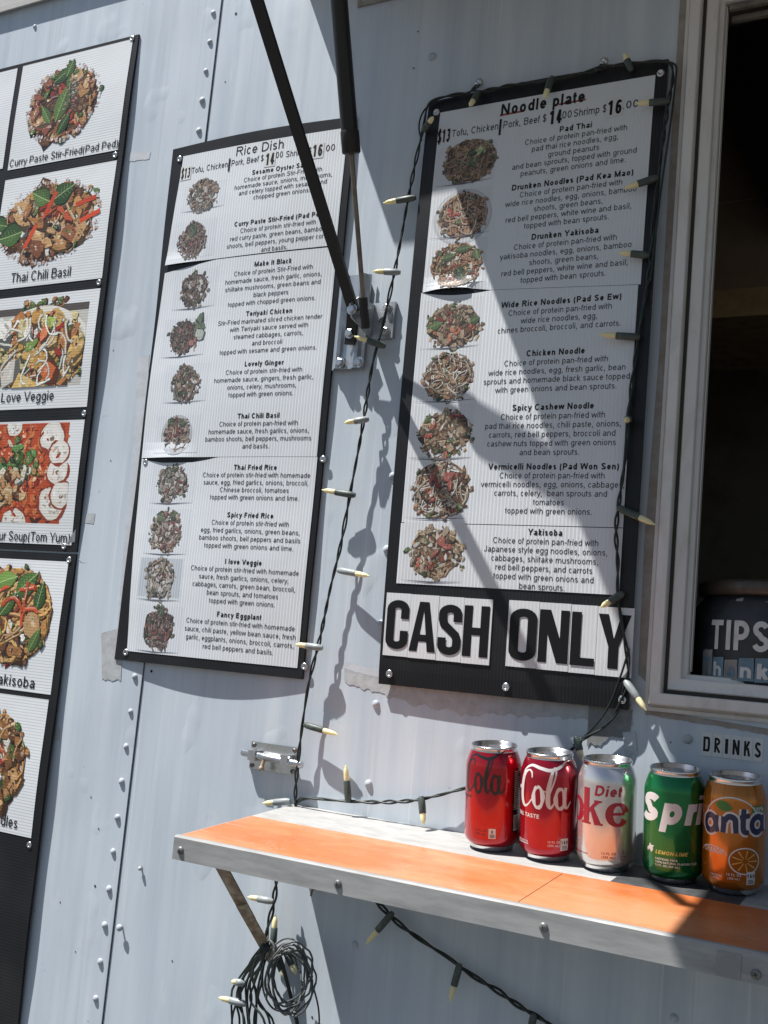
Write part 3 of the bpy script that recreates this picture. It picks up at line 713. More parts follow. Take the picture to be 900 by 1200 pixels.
    def specks(s, cx, cz, rx, rz, n, size, cols):
        for _ in range(n):
            x, z = s.inside(cx, cz, rx, rz, .98); s.shard(x, z, size*s.r.uniform(.5, 1.6), s.r.uniform(.25, .9), s.r.uniform(0, 3.1), s.r.choice(cols), 5, .4, .3)
    def leaf(s, x, z, ln, wd, rot, col):
        ca, sa = math.cos(rot), math.sin(rot); up = []; dn = []; n = 8
        for k in range(n+1):
            t = k/n; w = wd*math.sin(math.pi*min(1, t**.8))*(1+.05*s.r.uniform(-1, 1)); up.append((t*ln, w)); dn.append((t*ln, -w))
        tr = lambda q: (x + q[0]*ca - q[1]*sa, z + q[0]*sa + q[1]*ca)
        s.poly([tr((q[0]+ln*.02, q[1]*1.12-ln*.03)) for q in up + dn[::-1]], tuple(v*.2 for v in col))
        s.poly([tr(q) for q in up + [(ln, 0), (0, 0)]], col); s.poly([tr(q) for q in [(0,0),(ln,0)] + dn[::-1]], tuple(v*.72 for v in col))
        s.strip([tr((0,0)), tr((ln*.5, wd*.04)), tr((ln, 0))], wd*.10, lerp(col, (.6,.75,.35), .5))
        for k in (2, 3, 4, 5, 6):
            t = k/n*ln; s.strip([tr((t, 0)), tr((t+ln*.1, wd*.6*math.sin(math.pi*k/n)))], wd*.05, lerp(col, (.5,.65,.3), .4))
            s.strip([tr((t, 0)), tr((t+ln*.1, -wd*.6*math.sin(math.pi*k/n)))], wd*.05, lerp(col, (.3,.45,.2), .4))
    def build(s, name, M, parent): return s.mb.build(name, M, parent)
BR = [(.36,.16,.055),(.48,.25,.095),(.24,.10,.035),(.60,.36,.16),(.13,.05,.02)]
TAN = [(.66,.46,.24),(.75,.56,.33),(.58,.36,.17)]
GR = [(.065,.145,.030),(.035,.085,.018),(.11,.20,.045)]
RD = [(.46,.045,.02),(.54,.10,.035),(.34,.03,.015)]
WHT = [(.80,.76,.66),(.72,.68,.58),(.86,.84,.78)]
DK = (.05,.022,.012)
def dish(P, cx, cz, rx, rz, noodles=0, chunks=0, red=0, green=0, white=0, sprouts=0, leaves=(), base=DK, plate=None, ncol=None, ccol=None, wob=.17):
    r = P.r; q = min(rx, rz)
    if plate:
        P.ell(cx, cz - rz*.10, rx*1.22, rz*1.28, (.62,.66,.72), 36, 0, 0); P.ell(cx, cz - rz*.06, rx*1.16, rz*1.2, (.74,.78,.83), 36, 0, 0); P.ell(cx, cz - rz*.05, rx*1.04, rz*1.08, (.66,.70,.75), 36, 0, 0)
    P.ell(cx, cz, rx*.93, rz*.91, base, 30, wob, 0); P.ell(cx + rx*.04, cz + rz*.05, rx*.78, rz*.78, lerp(base, BR[0], .5), 26, wob, 0)
    for _ in range(int((noodles + chunks)*.5)): P.chunk(cx, cz, rx, rz, q*r.uniform(.05, .11), r.choice(BR + [DK]), .97)
    jobs = ['n']*noodles + ['c']*chunks + ['r']*red + ['g']*green + ['w']*white + ['s']*sprouts; r.shuffle(jobs)
    for j in jobs:
        if j == 'n': P.noodle(cx, cz, rx, rz, q*r.uniform(.040, .075)*P.grain, r.choice((ncol or TAN)*3 + BR), r.uniform(.5, 1.3), .98)
        elif j == 'c': P.chunk(cx, cz, rx, rz, q*r.uniform(*P.sizes)*P.grain, r.choice(ccol or BR), .92)
        elif j == 'r': P.noodle(cx, cz, rx, rz, q*r.uniform(.10, .15), r.choice(RD), r.uniform(.3, .6), .75)
        elif j == 'g': P.chunk(cx, cz, rx, rz, q*r.uniform(.08, .17), r.choice(GR), .85)
        elif j == 'w': P.chunk(cx, cz, rx, rz, q*r.uniform(.10, .2), r.choice(WHT), .8)
        else: P.noodle(cx, cz, rx, rz, q*r.uniform(.035, .05), r.choice(WHT), r.uniform(.6, 1.1), .7)
    P.specks(cx, cz, rx, rz, int(70/P.grain), q*.035, [DK, (.03,.015,.01), (.12,.05,.02), (.75,.62,.45), (.5,.2,.06), (.14,.22,.05)])
    for dx, dz, ln, wd, rot in leaves: P.leaf(cx + dx*rx, cz + dz*rz, ln*q, wd*q, rot, r.choice(GR))
    # crumbs round the rim so the outline is uneven
    for _ in range(26):
        a = r.uniform(0, 6.28); d = r.uniform(.88, 1.13); P.lump(cx + rx*d*math.cos(a), cz + rz*d*.98*math.sin(a), q*r.uniform(.05, .14)*P.grain, r.choice((ccol or BR) + (ncol or TAN) + GR))

def board_screw(S, x, z, parent, h=0.0, r=.0052):
    b = MB(); y = S(x, z, h)[1] if S else 0.0
    b.lathe([(r,0),(r,.0006),(r*.85,.0016),(r*.55,.0018),(r*.40,.0012),(r*.30,.0004),(0,.0002)], 18, (x, y-.0001, z), (0,-1,0))
    return b.build('rivet', STEEL, parent)

# ================================================================== menu board: rice dishes
RX0, RX1, RZ0, RZ1 = -1.2365, -.8925, 1.4035, 2.2185
def rice_depth(x, z):
    u = min(1, max(0, (x-RX0)/(RX1-RX0))); v = min(1, max(0, (z-RZ0)/(RZ1-RZ0)))
    return .0048 + .0062*math.sin(math.pi*u)*(1-.25*v) + .0015*math.sin(math.pi*v*3)**2
RS = Surface(rice_depth)
rice = thing('menu_board', (-1.065, -.006, RZ0), 'narrow rice dish menu board between the food photo panels and the black props', 'menu board', 'menu boards on the truck wall')
b = MB(); slab(b, RS, lambda z: RX0 + .004*math.sin(math.pi*(z-RZ0)/(RZ1-RZ0)), RX1, lambda u: RZ1 + .003*math.sin(math.pi*u), RZ0, -.004, 0.0, 20, 40); b.build('backing', BLACK_V, rice)
H0 = .0007
def sheet(S, parent, x0, x1, z1, z0, top=None, bot=None, M=WHITE_V, nx=40, nz=24, name='menu_sheet'):
    b = MB(); slab(b, S, x0, x1, (lambda u: z1 - (top(u) if top else 0)), (lambda u: z0 + (bot(u) if bot else 0)), .0001, H0, nx, nz); return b.build(name, M, parent)
lens = lambda amp, a, c: (lambda u: amp*math.sin(math.pi*min(1, max(0, (u-a)/(c-a))))**.8)
wedge = lambda amp, c: (lambda u: amp*max(0, 1-u/c))
def curl(zs):
    def f(x, z):
        e = 0
        for xc, xw, zc, zw, a in zs:
            if zc <= z <= zc + 4*zw and abs(x-xc) < xw: e += a*math.cos((x-xc)/xw*math.pi/2)**1.2*math.exp(-((z-zc)/zw)**2)
        return e
    return f
zA = WX(188, 305.5, .009)[1]; zB = WX(172, 536.5, .009)[1]
RS1 = Surface(rice_depth); RS1.extra = curl([(-1.195, .06, 2.022, .014, .003)])
RS2 = Surface(rice_depth); RS2.extra = curl([(-1.17, .06, zB-.001, .014, .004)])
def rice_x0(z): return -1.2115 - .016*math.sin(math.pi*min(1, max(0, (z-1.42)/.77)))
s1 = sheet(RS1, rice, rice_x0, -.9035, 2.2025, 2.0225, bot=lambda u: .0015*u)
s2 = sheet(RS2, rice, rice_x0, -.9025, 2.0215, zB, top=wedge(.011, .32))
s3 = sheet(RS, rice, rice_x0, -.9015, zB-.0006, 1.418, top=lens(.0085, 0.0, .46))
HT = H0 + .00025; HP = H0 + .00006
# heading and prices
b = MB(); x, z = WX(305, 174, .009); put(b, RS1, text2d('Rice Dish', .0150, .018, width=.0885), x, z-.0065, HT, 0); b.build('heading', [INK], s1); b = MB()
zp = 2.1745
def at_px(mb, S, body, cap, xa, xb, z, h, bold=.018, m=1):
    put(mb, S, text2d(body, cap, bold, width=xb-xa, align='l'), xa, z, h, m)
for body, xa, xb in (('Tofu, Chicken', -1.190, -1.1165), ('Pork, Beef $', -1.1090, -1.0480), ('00', -1.0255, -1.0130), ('Shrimp $', -1.007, -.9620), ('.00', -.9415, -.9220)):
    at_px(b, RS1, body, .0098, xa, xb, zp-.0045 + (.001 if body == '00' else 0), HT)
b.build('price_line', [INK, INK_GREY], s1)
STK = mat('white_sticker', (.70,.70,.68), .4)
def sticker(S, parent, body, xa, xb, z0, cap, back=True):
    b = MB()
    if back: put(b, S, ([(xa-.002, z0-.003), (xb+.002, z0-.003), (xb+.002, z0+cap+.003), (xa-.002, z0+cap+.003)], [(0,1,2,3)]), 0, 0, H0+.0004, 0)
    put(b, S, text2d(body, cap, .05, width=xb-xa, align='l', cond=.66), xa, z0, H0+.0006, 1)
    return b.build('price_sticker', [STK, LETTER_BLACK], parent)
sticker(RS1, s1, '$13', -1.2105, -1.1925, 2.1640, .0170)
sticker(RS1, s1, '|', -1.1150, -1.1120, 2.1670, .0165, False)
sticker(RS1, s1, '14', -1.0440, -1.0275, 2.1620, .0185)
sticker(RS1, s1, '16', -.9600, -.9430, 2.1640, .0185)
RICE = [
 ('Sesame Oyster Sauce', (331,197), (330,227), ['Choice of protein Stir-Fried with','homemade sauce, onions, mushrooms,','and celery topped with sesame and','chopped green onions.']),
 ('Curry Paste Stir-Fried (Pad Ped)', (326.7,256.7), (321.7,291), ['Choice of protein stir-fried with','red curry paste, green beans, bamboo','shoots, bell peppers, young pepper corn','and basils.']),
 ('Make It Black', (320,307.5), (316.7,352.7), ['Choice of protein Stir-Fried with','homemade sauce, fresh garlic, onions,','shiitake mushrooms, green beans and','black peppers','topped with chopped green onions.']),
 ('Teriyaki Chicken', (315,365.7), (312.7,410), ['Stir-Fried marinated sliced chicken tender','with Teriyaki sauce served with','steamed cabbages, carrots,','and broccoli','topped with sesame and green onions.']),
 ('Lovely Ginger', (310,425.7), (305.5,461.7), ['Choice of protein stir-fried with','homemade sauce, gingers, fresh garlic,','onions, celery, mushrooms,','topped with green onions.']),
 ('Thai Chili Basil', (303.3,487.3), (300,522.7), ['Choice of protein pan-fried with','homemade sauce, fresh garlics, onions,','bamboo shoots, bell peppers, mushrooms','and basils.']),
 ('Thai Fried Rice', (299,547.7), (296.7,583), ['Choice of protein stir-fried with homemade','sauce, egg, fried garlics, onions, broccoli,','Chinese broccoli, tomatoes','topped with green onions and lime.']),
 ('Spicy Fried Rice', (293.3,604), (290.5,640.7), ['Choice of protein stir-fried with','egg, fried garlics, onions, green beans,','bamboo shoots, bell peppers and basils','topped with green onions and lime.']),
 ('I love Veggie', (286,659), (283.5,706), ['Choice of protein stir-fried with homemade','sauce, fresh garlics, onions, celery,','cabbages, carrots, green bean, broccoli,','bean sprouts, and tomatoes','topped with green onions.']),
 ('Fancy Eggplant', (280.7,721.7), (278.3,760.7), ['Choice of protein stir-fried with homemade','sauce, chili paste, yellow bean sauce, fresh','garlic, eggplants, onions, broccoli, carrots,','red bell peppers and basils.'])]
for i, (t, a, c, body) in enumerate(RICE):
    S, par = ((RS1, s1), (RS1, s1), (RS2, s2), (RS2, s2), (RS2, s2), (RS2, s2), (RS, s3), (RS, s3), (RS, s3), (RS, s3))[i]
    xa, za = WX(*a, .010); xc, zc = WX(*c, .010)
    lines_block('dish_text', S, t, body, xa, za, xc, zc, HT, par, .0072, .1385)
GREYT = (.36,.355,.365)
CARDW = (.80,.83,.87)
RPIC = [((238,229),24.5,22, 252, dict(noodles=50, chunks=30, white=16, green=10, ncol=[(.55,.50,.36),(.42,.36,.24)])),
 ((225.5,282),23,23, None, dict(noodles=60, chunks=20, red=8, green=8, leaves=((-.2,.1,1.0,.22,1.2),(0,.5,.6,.2,2.2)), ncol=[(.42,.28,.22),(.34,.2,.15)])),
 ((227,339),22,23, 366, dict(chunks=70, white=16, green=8, ccol=[(.12,.08,.05),(.25,.15,.09),(.4,.28,.18)])),
 ((214.5,395),25,21, 422, dict(chunks=80, red=4, green=4, ccol=[(.10,.06,.04),(.18,.10,.06),(.28,.16,.1)])),
 ((217,450),23,22, 475, dict(noodles=35, chunks=35, green=22, white=8, ncol=[(.3,.27,.16)])),
 ((207,508),22,19, None, dict(chunks=40, red=16, green=6, noodles=20, plate=True, leaves=((-.3,.6,.6,.25,2.6),(.1,.6,.7,.25,.2)), ccol=[(.42,.22,.14),(.5,.32,.22)])),
 ((201.5,566),25,22, 592, dict(chunks=60, white=26, red=6, green=10, leaves=((-.1,.7,.5,.18,.4),), ccol=[(.42,.34,.25),(.5,.42,.32),(.3,.22,.15)])),
 ((195,623),26,25, 651, dict(chunks=50, white=24, red=14, green=6, noodles=20, leaves=((-.2,.65,.6,.25,2.9),(.1,.7,.6,.25,.3)), ccol=[(.36,.25,.18),(.5,.38,.28)])),
 ((187,679),25,24, 704, dict(chunks=40, white=40, green=16, noodles=20, red=5, ccol=[(.5,.45,.36),(.4,.34,.25)])),
 ((185.5,737),24.5,25, 764, dict(chunks=60, red=14, green=14, ccol=[(.09,.05,.05),(.2,.1,.08),(.4,.24,.17)], leaves=((.0,.6,.6,.25,1.2),)))]
for i, (c, rx, ry, yb, kw) in enumerate(RPIC):
    S, par = ((RS1, s1), (RS1, s1), (RS2, s2), (RS2, s2), (RS2, s2), (RS2, s2), (RS, s3), (RS, s3), (RS, s3), (RS, s3))[i]
    x, z = WX(*c, .010); k = .00118
    P = Picture(S, HP, 20+i, .34, GREYT, .85)
    # the paper photo, with a shadow line drawn dark along its lower edge
    w = .042; zb = WX(c[0]-28, (yb or c[1]+26)-3, .010)[1]; zt = z + ry*.0012 + .005
    P.fade = 0; P.rect(x-w*1.02, x+w*1.06, zb, min(zt, 2.150 if i == 0 else 9), CARDW)
    if i == 8: P.rect(x-w*.98, x+w*1.02, zb+.004, zt-.002, (.60,.645,.69))
    P.fade = .60
    dish(P, x, z, rx*k, ry*.00128, **kw)
    if i == 3:
        for dx, dz, rr_, c_ in ((.024,.020,.010,(.12,.25,.08)),(.034,.016,.009,(.10,.22,.07)),(.030,.028,.009,(.14,.28,.1)),(.032,.002,.010,(.55,.68,.55)),(.024,-.006,.007,(.6,.12,.1)),(.018,-.010,.006,(.6,.16,.12))): P.lump(x+dx, z+dz, rr_, c_)
    if yb:
        P.fade = 0; P.poly([(x-w*1.05, zb), (x-w*.2, zb-.0004), (x+w*1.08, zb+.0012), (x-w*.1, zb-.0022)], (.16,.17,.22), 0)
    P.build('food_photo', PRINT_V, par)
for q in ((210,186),(170.3,541.7),(377.7,537.7),(147,764.5),(355.7,781)):
    x, z = WX(*q, .007); board_screw(RS, x, z, rice)

# ================================================================== menu board: noodles, with the cash only cards
NX0, NX1, NZ0, NZ1 = -.7685, -.4300, 1.4085, 2.2165
def nood_depth(x, z):
    v = min(1, max(0, (z-NZ0)/(NZ1-NZ0))); u = min(1, max(0, (x-NX0)/(NX1-NX0)))
    return .0098 + .0085*math.sin(math.pi*v)**.55 + .0012*math.sin(math.pi*u)
NS = Surface(nood_depth)
nood = thing('menu_board', (-.60, -.008, NZ0), 'noodle menu board hung with string lights and CASH ONLY letter cards beside the window', 'menu board', 'menu boards on the truck wall')
b = MB(); slab(b, NS, NX0, NX1, lambda u: NZ1 + .004*math.sin(math.pi*u), NZ0, -.004, 0.0, 20, 40); b.build('backing', BLACK_V, nood)
zN = WX(497, 342.5, .017)[1] - .001; zM = WX(470, 612, .018)[1]
NS1 = Surface(nood_depth); NS1.extra = curl([(-.702, .05, zN, .012, .0055)])
n1 = sheet(NS1, nood, -.7480, -.4445, 2.1965, zN, bot=lambda u: -.014*u + .004*math.sin(math.pi*min(1, u/.33)))
n2 = sheet(NS, nood, -.7500, -.4475, zN - .0003, zM, top=lambda u: .0142*u + lens(.0048, 0.0, .34)(u), bot=lambda u: 0)
n3 = sheet(NS, nood, -.7510, -.4475, zM - .0010, 1.5415)
b = MB(); x, z = WX(634.5, 122, .017); ti = text2d('Noodle plate', .0165, .042, width=.1180)
put(b, NS1, ([(-.0605,-.0085),(.0605,-.0062),(.0608,-.0035),(-.0603,-.0055)], [(0,1,2,3)]), x, z+.0022, HT-.0001, 2)
put(b, NS1, ti, x, z-.0055, HT, 0); b.build('heading', [INK, INK_GREY, RED_INK], n1); b = MB()
zp = 2.1565
for body, xa, xb in (('Tofu, Chicken', -.7260, -.6560), ('Pork, Beef $', -.6485, -.5870), ('00', -.5650, -.5520), ('Shrimp $', -.5490, -.5050), ('.00', -.4835, -.4635)):
    at_px(b, NS1, body, .0102, xa, xb, zp, HT)
b.build('price_line', [INK, INK_GREY], n1)
sticker(NS1, n1, '$13', -.7475, -.7285, 2.1505, .0190, False)
sticker(NS1, n1, '|', -.6545, -.6515, 2.1525, .0180, False)
sticker(NS1, n1, '14', -.5830, -.5652, 2.1510, .0190, False)
sticker(NS1, n1, '16', -.5035, -.4850, 2.1510, .0195)
NOOD = [
 ('Pad Thai', (674,148), (670,195), ['Choice of protein pan-fried with','pad thai rice noodles, egg,','ground peanuts','and bean sprouts, topped with ground','peanuts, green onions and lime.']),
 ('Drunken Noodles (Pad Kea Mao)', (669,211), (663,259.5), ['Choice of protein pan-fried with','wide rice noodles, egg, onions, bamboo','shoots, green beans,','red bell peppers, white wine and basil,','topped with bean sprouts.']),
 ('Drunken Yakisoba', (662,274), (659.4,324.5), ['Choice of protein pan-fried with','yakisoba noodles, egg, onions, bamboo','shoots, green beans,','red bell peppers, white wine and basil,','topped with bean sprouts.']),
 ('Wide Rice Noodles (Pad Se Ew)', (656.5,353), (654,383.5), ['Choice of protein pan-fried with','wide rice noodles, egg,','chines broccoli, broccoli, and carrots.']),
 ('Chicken Noodle', (651.4,413), (650,455), ['Choice of protein pan-fried with','wide rice noodles, egg, fresh garlic, bean','sprouts and homemade black sauce topped','with green onions and bean sprouts.']),
 ('Spicy Cashew Noodle', (648,477), (644,530), ['Choice of protein pan-fried with','pad thai rice noodles, chili paste, onions,','carrots, red bell peppers, broccoli and','cashew nuts topped with green onions','and bean sprouts.']),
 ('Vermicelli Noodles (Pad Won Sen)', (647,547), (642,599), ['Choice of protein pan-fried with','vermicelli noodles, egg, onions, cabbages,','carrots, celery,  bean sprouts and','tomatoes','topped with green onions.']),
 ('Yakisoba', (639,624), (634.5,687.5), ['Choice of protein pan-fried with','Japanese style egg noodles, onions,','cabbages, shiitake mushrooms,','red bell peppers, and carrots','topped with green onions and','bean sprouts.'])]
for i, (t, a, c, body) in enumerate(NOOD):
    S, par = (NS1, n1) if i < 3 else ((NS, n2) if i < 7 else (NS, n3))
    xa, za = WX(*a, .018); xc, zc = WX(*c, .018)
    lines_block('dish_text', S, t, body, xa, za, xc, zc, HT, par, .0076, .1385)
NPIC = [((549,188),34,24.5, 219, dict(noodles=90, chunks=16, green=12, leaves=((-.1,.3,.7,.15,.3),(.0,.0,.5,.12,-.8)), ncol=[(.40,.26,.13),(.5,.36,.2),(.3,.17,.08)])),
 ((542,252),31,25, 281, dict(noodles=70, chunks=20, red=10, green=8, sprouts=12, plate=True, ncol=[(.62,.42,.26),(.5,.3,.18)])),
 ((535,311),32,24, None, dict(noodles=80, chunks=14, red=8, green=10, white=6, leaves=((.0,-.1,.8,.26,-.9),(-.1,.7,.9,.16,.1),(.7,.7,.6,.2,-1.2),(-.6,.35,.7,.18,.2)), ncol=[(.66,.46,.24),(.55,.34,.16),(.48,.22,.1)])),
 ((532,382),34,25, 411, dict(chunks=80, red=5, green=10, noodles=10, leaves=((-1.0,-.05,.8,.2,.3),(.6,.1,.5,.2,.4)), plate=False, ccol=[(.35,.24,.14),(.5,.38,.25),(.22,.13,.07)])),
 ((526,442),31,26, 473, dict(noodles=50, chunks=30, green=10, sprouts=34, ncol=[(.5,.42,.3),(.36,.27,.17)])),
 ((522,508),33,26, 540, dict(chunks=60, green=12, red=8, white=12, noodles=16, ccol=[(.2,.12,.05),(.33,.2,.1),(.5,.38,.22)])),
 ((516,574),35,30, 609, dict(noodles=46, chunks=20, red=12, green=14, sprouts=30, white=8, ncol=[(.62,.55,.42),(.5,.4,.27)])),
 ((510,647),35,26, 682, dict(chunks=60, green=16, red=12, white=24, noodles=10, ccol=[(.42,.30,.18),(.55,.43,.28),(.3,.2,.1)]))]
for i, (c, rx, ry, yb, kw) in enumerate(NPIC):
    S, par = (NS1, n1) if i < 3 else ((NS, n2) if i < 7 else (NS, n3))
    x, z = WX(*c, .018); k = .00116
    P = Picture(S, HP, 60+i, .16, (.42,.39,.38), .80)
    w = .045; xc = -.7010; zb = WX(c[0]-28, (yb or c[1]+29)-2, .018)[1]; zt = z + ry*.00125 + .006
    P.fade = 0; P.rect(xc-w, xc+w, max(zb, zN+.008 if i == 2 else 0), min(zt, 2.142 if i == 0 else 9), (.84,.865,.89))
    P.fade = .28
    dish(P, x, z, rx*k, ry*.00124, **kw)
    if i == 0: P.lump(x+.016, z+.012, .0085, (.45,.55,.18)); P.lump(x+.0155, z+.012, .006, (.6,.7,.3))
    if i == 3:
        for dx, dz in ((.006,-.008),(-.004,-.018),(.0,-.006)): P.lump(x+dx, z+dz, .006, (.7,.2,.09))
    if i in (6, 7):
        for dx, dz in ((-.014,.016),(.010,.018),(.014,.004)) if i == 6 else ((.008,.014),(.016,.008),(-.002,-.002)): P.lump(x+dx, z+dz, .0085, (.55,.12,.08))
    if yb:
        P.fade = 0; P.poly([(xc-w, zb), (xc-w*.1, zb-.0004), (xc+w*1.04, zb+.0012), (xc, zb-.0022)], (.13,.13,.17), 0)  # shadow line under the picture card, put in as dark colour
    P.build('food_photo', PRINT_V, par)
# CASH ONLY: eight letter cards
CAP = .064
for word, x0, x1 in (('CASH', -.7640, -.6095), ('ONLY', -.5875, -.4275)):
    tot = sum(block_letter(ch)[1] for ch in word); gap = .034
    k = (x1 - x0 - .006) / ((tot + gap*3)*CAP) ; xx = x0 + .003
    for n_, ch in enumerate(word):
        geo, w = block_letter(ch); xa = x0 if n_ == 0 else xx - gap*CAP*k/2 + .0003; xb = x1 if n_ == 3 else xx + w*CAP*k + gap*CAP*k/2 - .0003
        zt, zb = 1.5285 - .0004*n_, 1.4465 - .0004*n_
        if word == 'ONLY': zt -= .0005
        b = MB(); slab(b, NS, xa, xb, zt, zb, .0001, .0009 + .0003*(n_ % 2), 8, 4); card = b.build('letter_card', WHITE_CARD, nood)
        b = MB()
        for j, gg in enumerate(geo): put(b, NS, ([(p[0]*CAP*k*1.0, p[1]*CAP) for p in gg[0]], gg[1]), xx, 1.4555 - .0004*n_ + (-.001 if ch in 'OS' else 0), .0016 + .00002*j)
        b.build('letter', LETTER_BLACK, card)
        xx += (w + gap)*CAP*k
for q in ((512,132),(774.5,86)): x, z = WX(*q, .011); board_screw(NS, x, z, nood)
for q in ((456.7,789.5),(593.6,805),(729.5,820)): x, z = WX(*q, .011); board_screw(NS, x, z, nood)
# two wall screws above the board that carry cable ties
for q in ((560.2,96),(706.7,71.5)):
    x, z = WX(*q, .003); hk = thing('cable_tie_screw', (x, 0, z), 'small steel screw with a cable tie above the noodle board, ' + ('left of two' if q[0] < 600 else 'right of two'), 'screw')
    b = MB(); b.lathe([(.006,0),(.006,.001),(.0045,.003),(.002,.0034),(0,.002)], 16, (x,-.0003,z), (0,-1,0)); b.build('screw_head', STEEL, hk)
    b = MB(); b.tube(spline([(x+.002,-.004,z-.004),(x+.006,-.012,z-.012),(x+.002,-.020,z-.020),(x-.004,-.013,z-.016),(x-.001,-.005,z-.005)], 5), .0013, 6); b.build('cable_tie', CORD, hk)

# ================================================================== photo boards at the left
def photo_board(z0, z1, amp, label, x0=-1.95, x1=-1.341, taper=0.0):
    def dep(x, z):
        v = min(1, max(0, (z-z0)/(z1-z0))); u = min(1, max(0, (x-x0)/(x1-x0)))
        return .0050 + amp*math.sin(math.pi*v) + .0014*math.sin(math.pi*v*4)**2*u
    S = Surface(dep); t = thing('dish_photo_board', ((x0+x1)/2, -.006, z0), label, 'photo board', 'dish photo boards at the left edge')
    b = MB(); slab(b, S, x0, x1, z1, z0, -.004, 0.0, 10, 44); b.build('backing', BLACK_H, t); return S, t
US, ub = photo_board(1.5640, 2.4365, .0058, 'upper black photo board, topped by the curry paste dish picture')
LS, lb = photo_board(.62, 1.5610, .0065, 'lower black photo board starting with the yakisoba picture')
def photo_sheet(S, t, x0, x1, z0, z1):
    return sheet(S, t, x0, x1, z1, z0, M=WHITE_H, nx=12, nz=24, name='photo_sheet')
def caption(S, par, body, xa, xb, z, cap):
    b = MB(); put(b, S, text2d(body, cap, .020, width=xb-xa, align='l', res=3), xa, z, HT+.0004); b.build('caption', INK, par)
def pic(S, seed):
    P = Picture(S, HP, seed, 0.0, (.4,.4,.4), .92); P.grain = .95; P.sizes = (.10, .36); return P
# neighbouring column, only a sliver in view
p0 = photo_sheet(US, ub, -1.90, -1.6258, 2.2385, 2.4290)
# curry paste
p1 = photo_sheet(US, ub, -1.6120, -1.3525, 2.2330, 2.4300)
P = pic(US, 3); x, z = WX(72, 122, .012)
dish(P, x, z+.004, .078, .064, noodles=16, chunks=92, red=24, green=20, white=14, ncol=[(.5,.22,.1),(.40,.14,.08)], ccol=[(.34,.13,.05),(.48,.24,.09),(.28,.08,.05),(.58,.38,.20),(.10,.05,.03),(.16,.07,.03)])
for _ in range(120):
    a_ = P.r.uniform(0, 6.28); d_ = P.r.uniform(1.0, 1.14); P.shard(x+.078*d_*math.cos(a_), z+.004+.064*d_*math.sin(a_), P.r.uniform(.0015,.004), .7, a_, P.r.choice([(.66,.58,.55),(.70,.66,.64),(.58,.46,.42),(.5,.36,.32)]), 6)
for a in ((-.012,-.030,.075,.016,1.25),(-.030,.046,.050,.012,.5),(.0,.052,.034,.010,1.2),(-.005,-.056,.05,.010,1.0),(-.024,-.03,.045,.009,2.2)): P.leaf(x+a[0], z+a[1], *a[2:], P.r.choice(GR))
for _ in range(70): P.lump(x+.018+P.r.uniform(-.014,.016), z+.012+P.r.uniform(-.03,.034), .0028, P.r.choice([(.07,.05,.035),(.18,.14,.10),(.3,.26,.2)]))
P.build('food_photo', PRINT_H, p1)
caption(US, p1, 'Curry Paste Stir-Fried(Pad Ped)', -1.6085, -1.3535, 2.2385, .0135)
# thai chili basil
p2 = photo_sheet(US, ub, -1.6140, -1.3515, 2.0125, 2.2145)
P = pic(US, 5); x, z = WX(57, 258, .012)
dish(P, x, z-.002, .110, .068, noodles=12, chunks=96, red=16, green=8, white=16, ncol=[(.45,.2,.08),(.5,.3,.15)], ccol=[(.42,.18,.055),(.54,.28,.10),(.28,.10,.04),(.62,.38,.17),(.12,.05,.025)])
for _ in range(140):
    a_ = P.r.uniform(0, 6.28); d_ = P.r.uniform(1.0, 1.12); P.shard(x+.110*d_*math.cos(a_), z-.002+.068*d_*math.sin(a_), P.r.uniform(.0015,.004), .7, a_, P.r.choice([(.66,.60,.58),(.70,.66,.64),(.58,.48,.45),(.5,.38,.34)]), 6)
for a in ((-.004,.034,.050,.016,2.7),(.002,.034,.056,.019,.45),(-.06,-.014,.06,.02,3.3),(-.10,.0,.05,.014,2.9)): P.leaf(x+a[0], z+a[1], *a[2:], P.r.choice(GR))
for s_ in ((-.05,-.045,1.05),(-.01,.01,1.1),(.06,.02,.2),(.075,-.01,.3)): P.strip([(x+s_[0]+t*.045*math.cos(s_[2]), z+s_[1]+t*.045*math.sin(s_[2])) for t in (0,.33,.66,1)], .0085, (.60,.07,.02))
P.build('food_photo', PRINT_H, p2)
caption(US, p2, 'Thai Chili Basil', -1.5645, -1.4235, 2.0225, .0170)
# love veggie
p3 = photo_sheet(US, ub, -1.6160, -1.3520, 1.7985, 1.9955)
P = pic(US, 7); P.clip = (-1.612, -1.372, 1.836, 1.990); x, z = WX(45, 410, .012)
P.rect(-1.612, -1.366, 1.836, 1.972, (.60,.58,.52)); P.rect(-1.612, -1.366, 1.962, 1.975, (.10,.08,.07))
for _ in range(30): P.lump(x+P.r.uniform(-.05,.05), 1.978+P.r.uniform(-.008,.008), .007, P.r.choice(GR+BR))
P.ell(x, z, .118, .076, (.80,.77,.68), 36, .03, 0)
dish(P, x, z-.004, .110, .068, noodles=26, chunks=90, red=14, green=22, white=18, sprouts=16, ncol=[(.7,.48,.18),(.6,.36,.12)], ccol=[(.62,.34,.08),(.72,.46,.15),(.5,.2,.06),(.7,.6,.3)])
for dx, dz, r_, c_ in ((-.065,-.035,.026,(.82,.78,.70)),(-.03,.030,.014,(.86,.85,.80)),(.02,.046,.016,(.35,.50,.10)),(.01,.030,.014,(.75,.22,.08)),(-.02,.010,.016,(.22,.34,.07)),(.03,-.04,.022,(.70,.16,.04)),(-.09,.04,.03,(.8,.78,.72)),(-.02,-.06,.03,(.72,.5,.16))): P.lump(x+dx, z+dz, r_, c_)
for _ in range(16): P.noodle(x, z, .10, .06, .0034, (.86,.84,.74), .6, .8)
P.build('food_photo', PRINT_H, p3)
caption(US, p3, 'I Love Veggie', -1.5630, -1.4282, 1.8120, .0165)
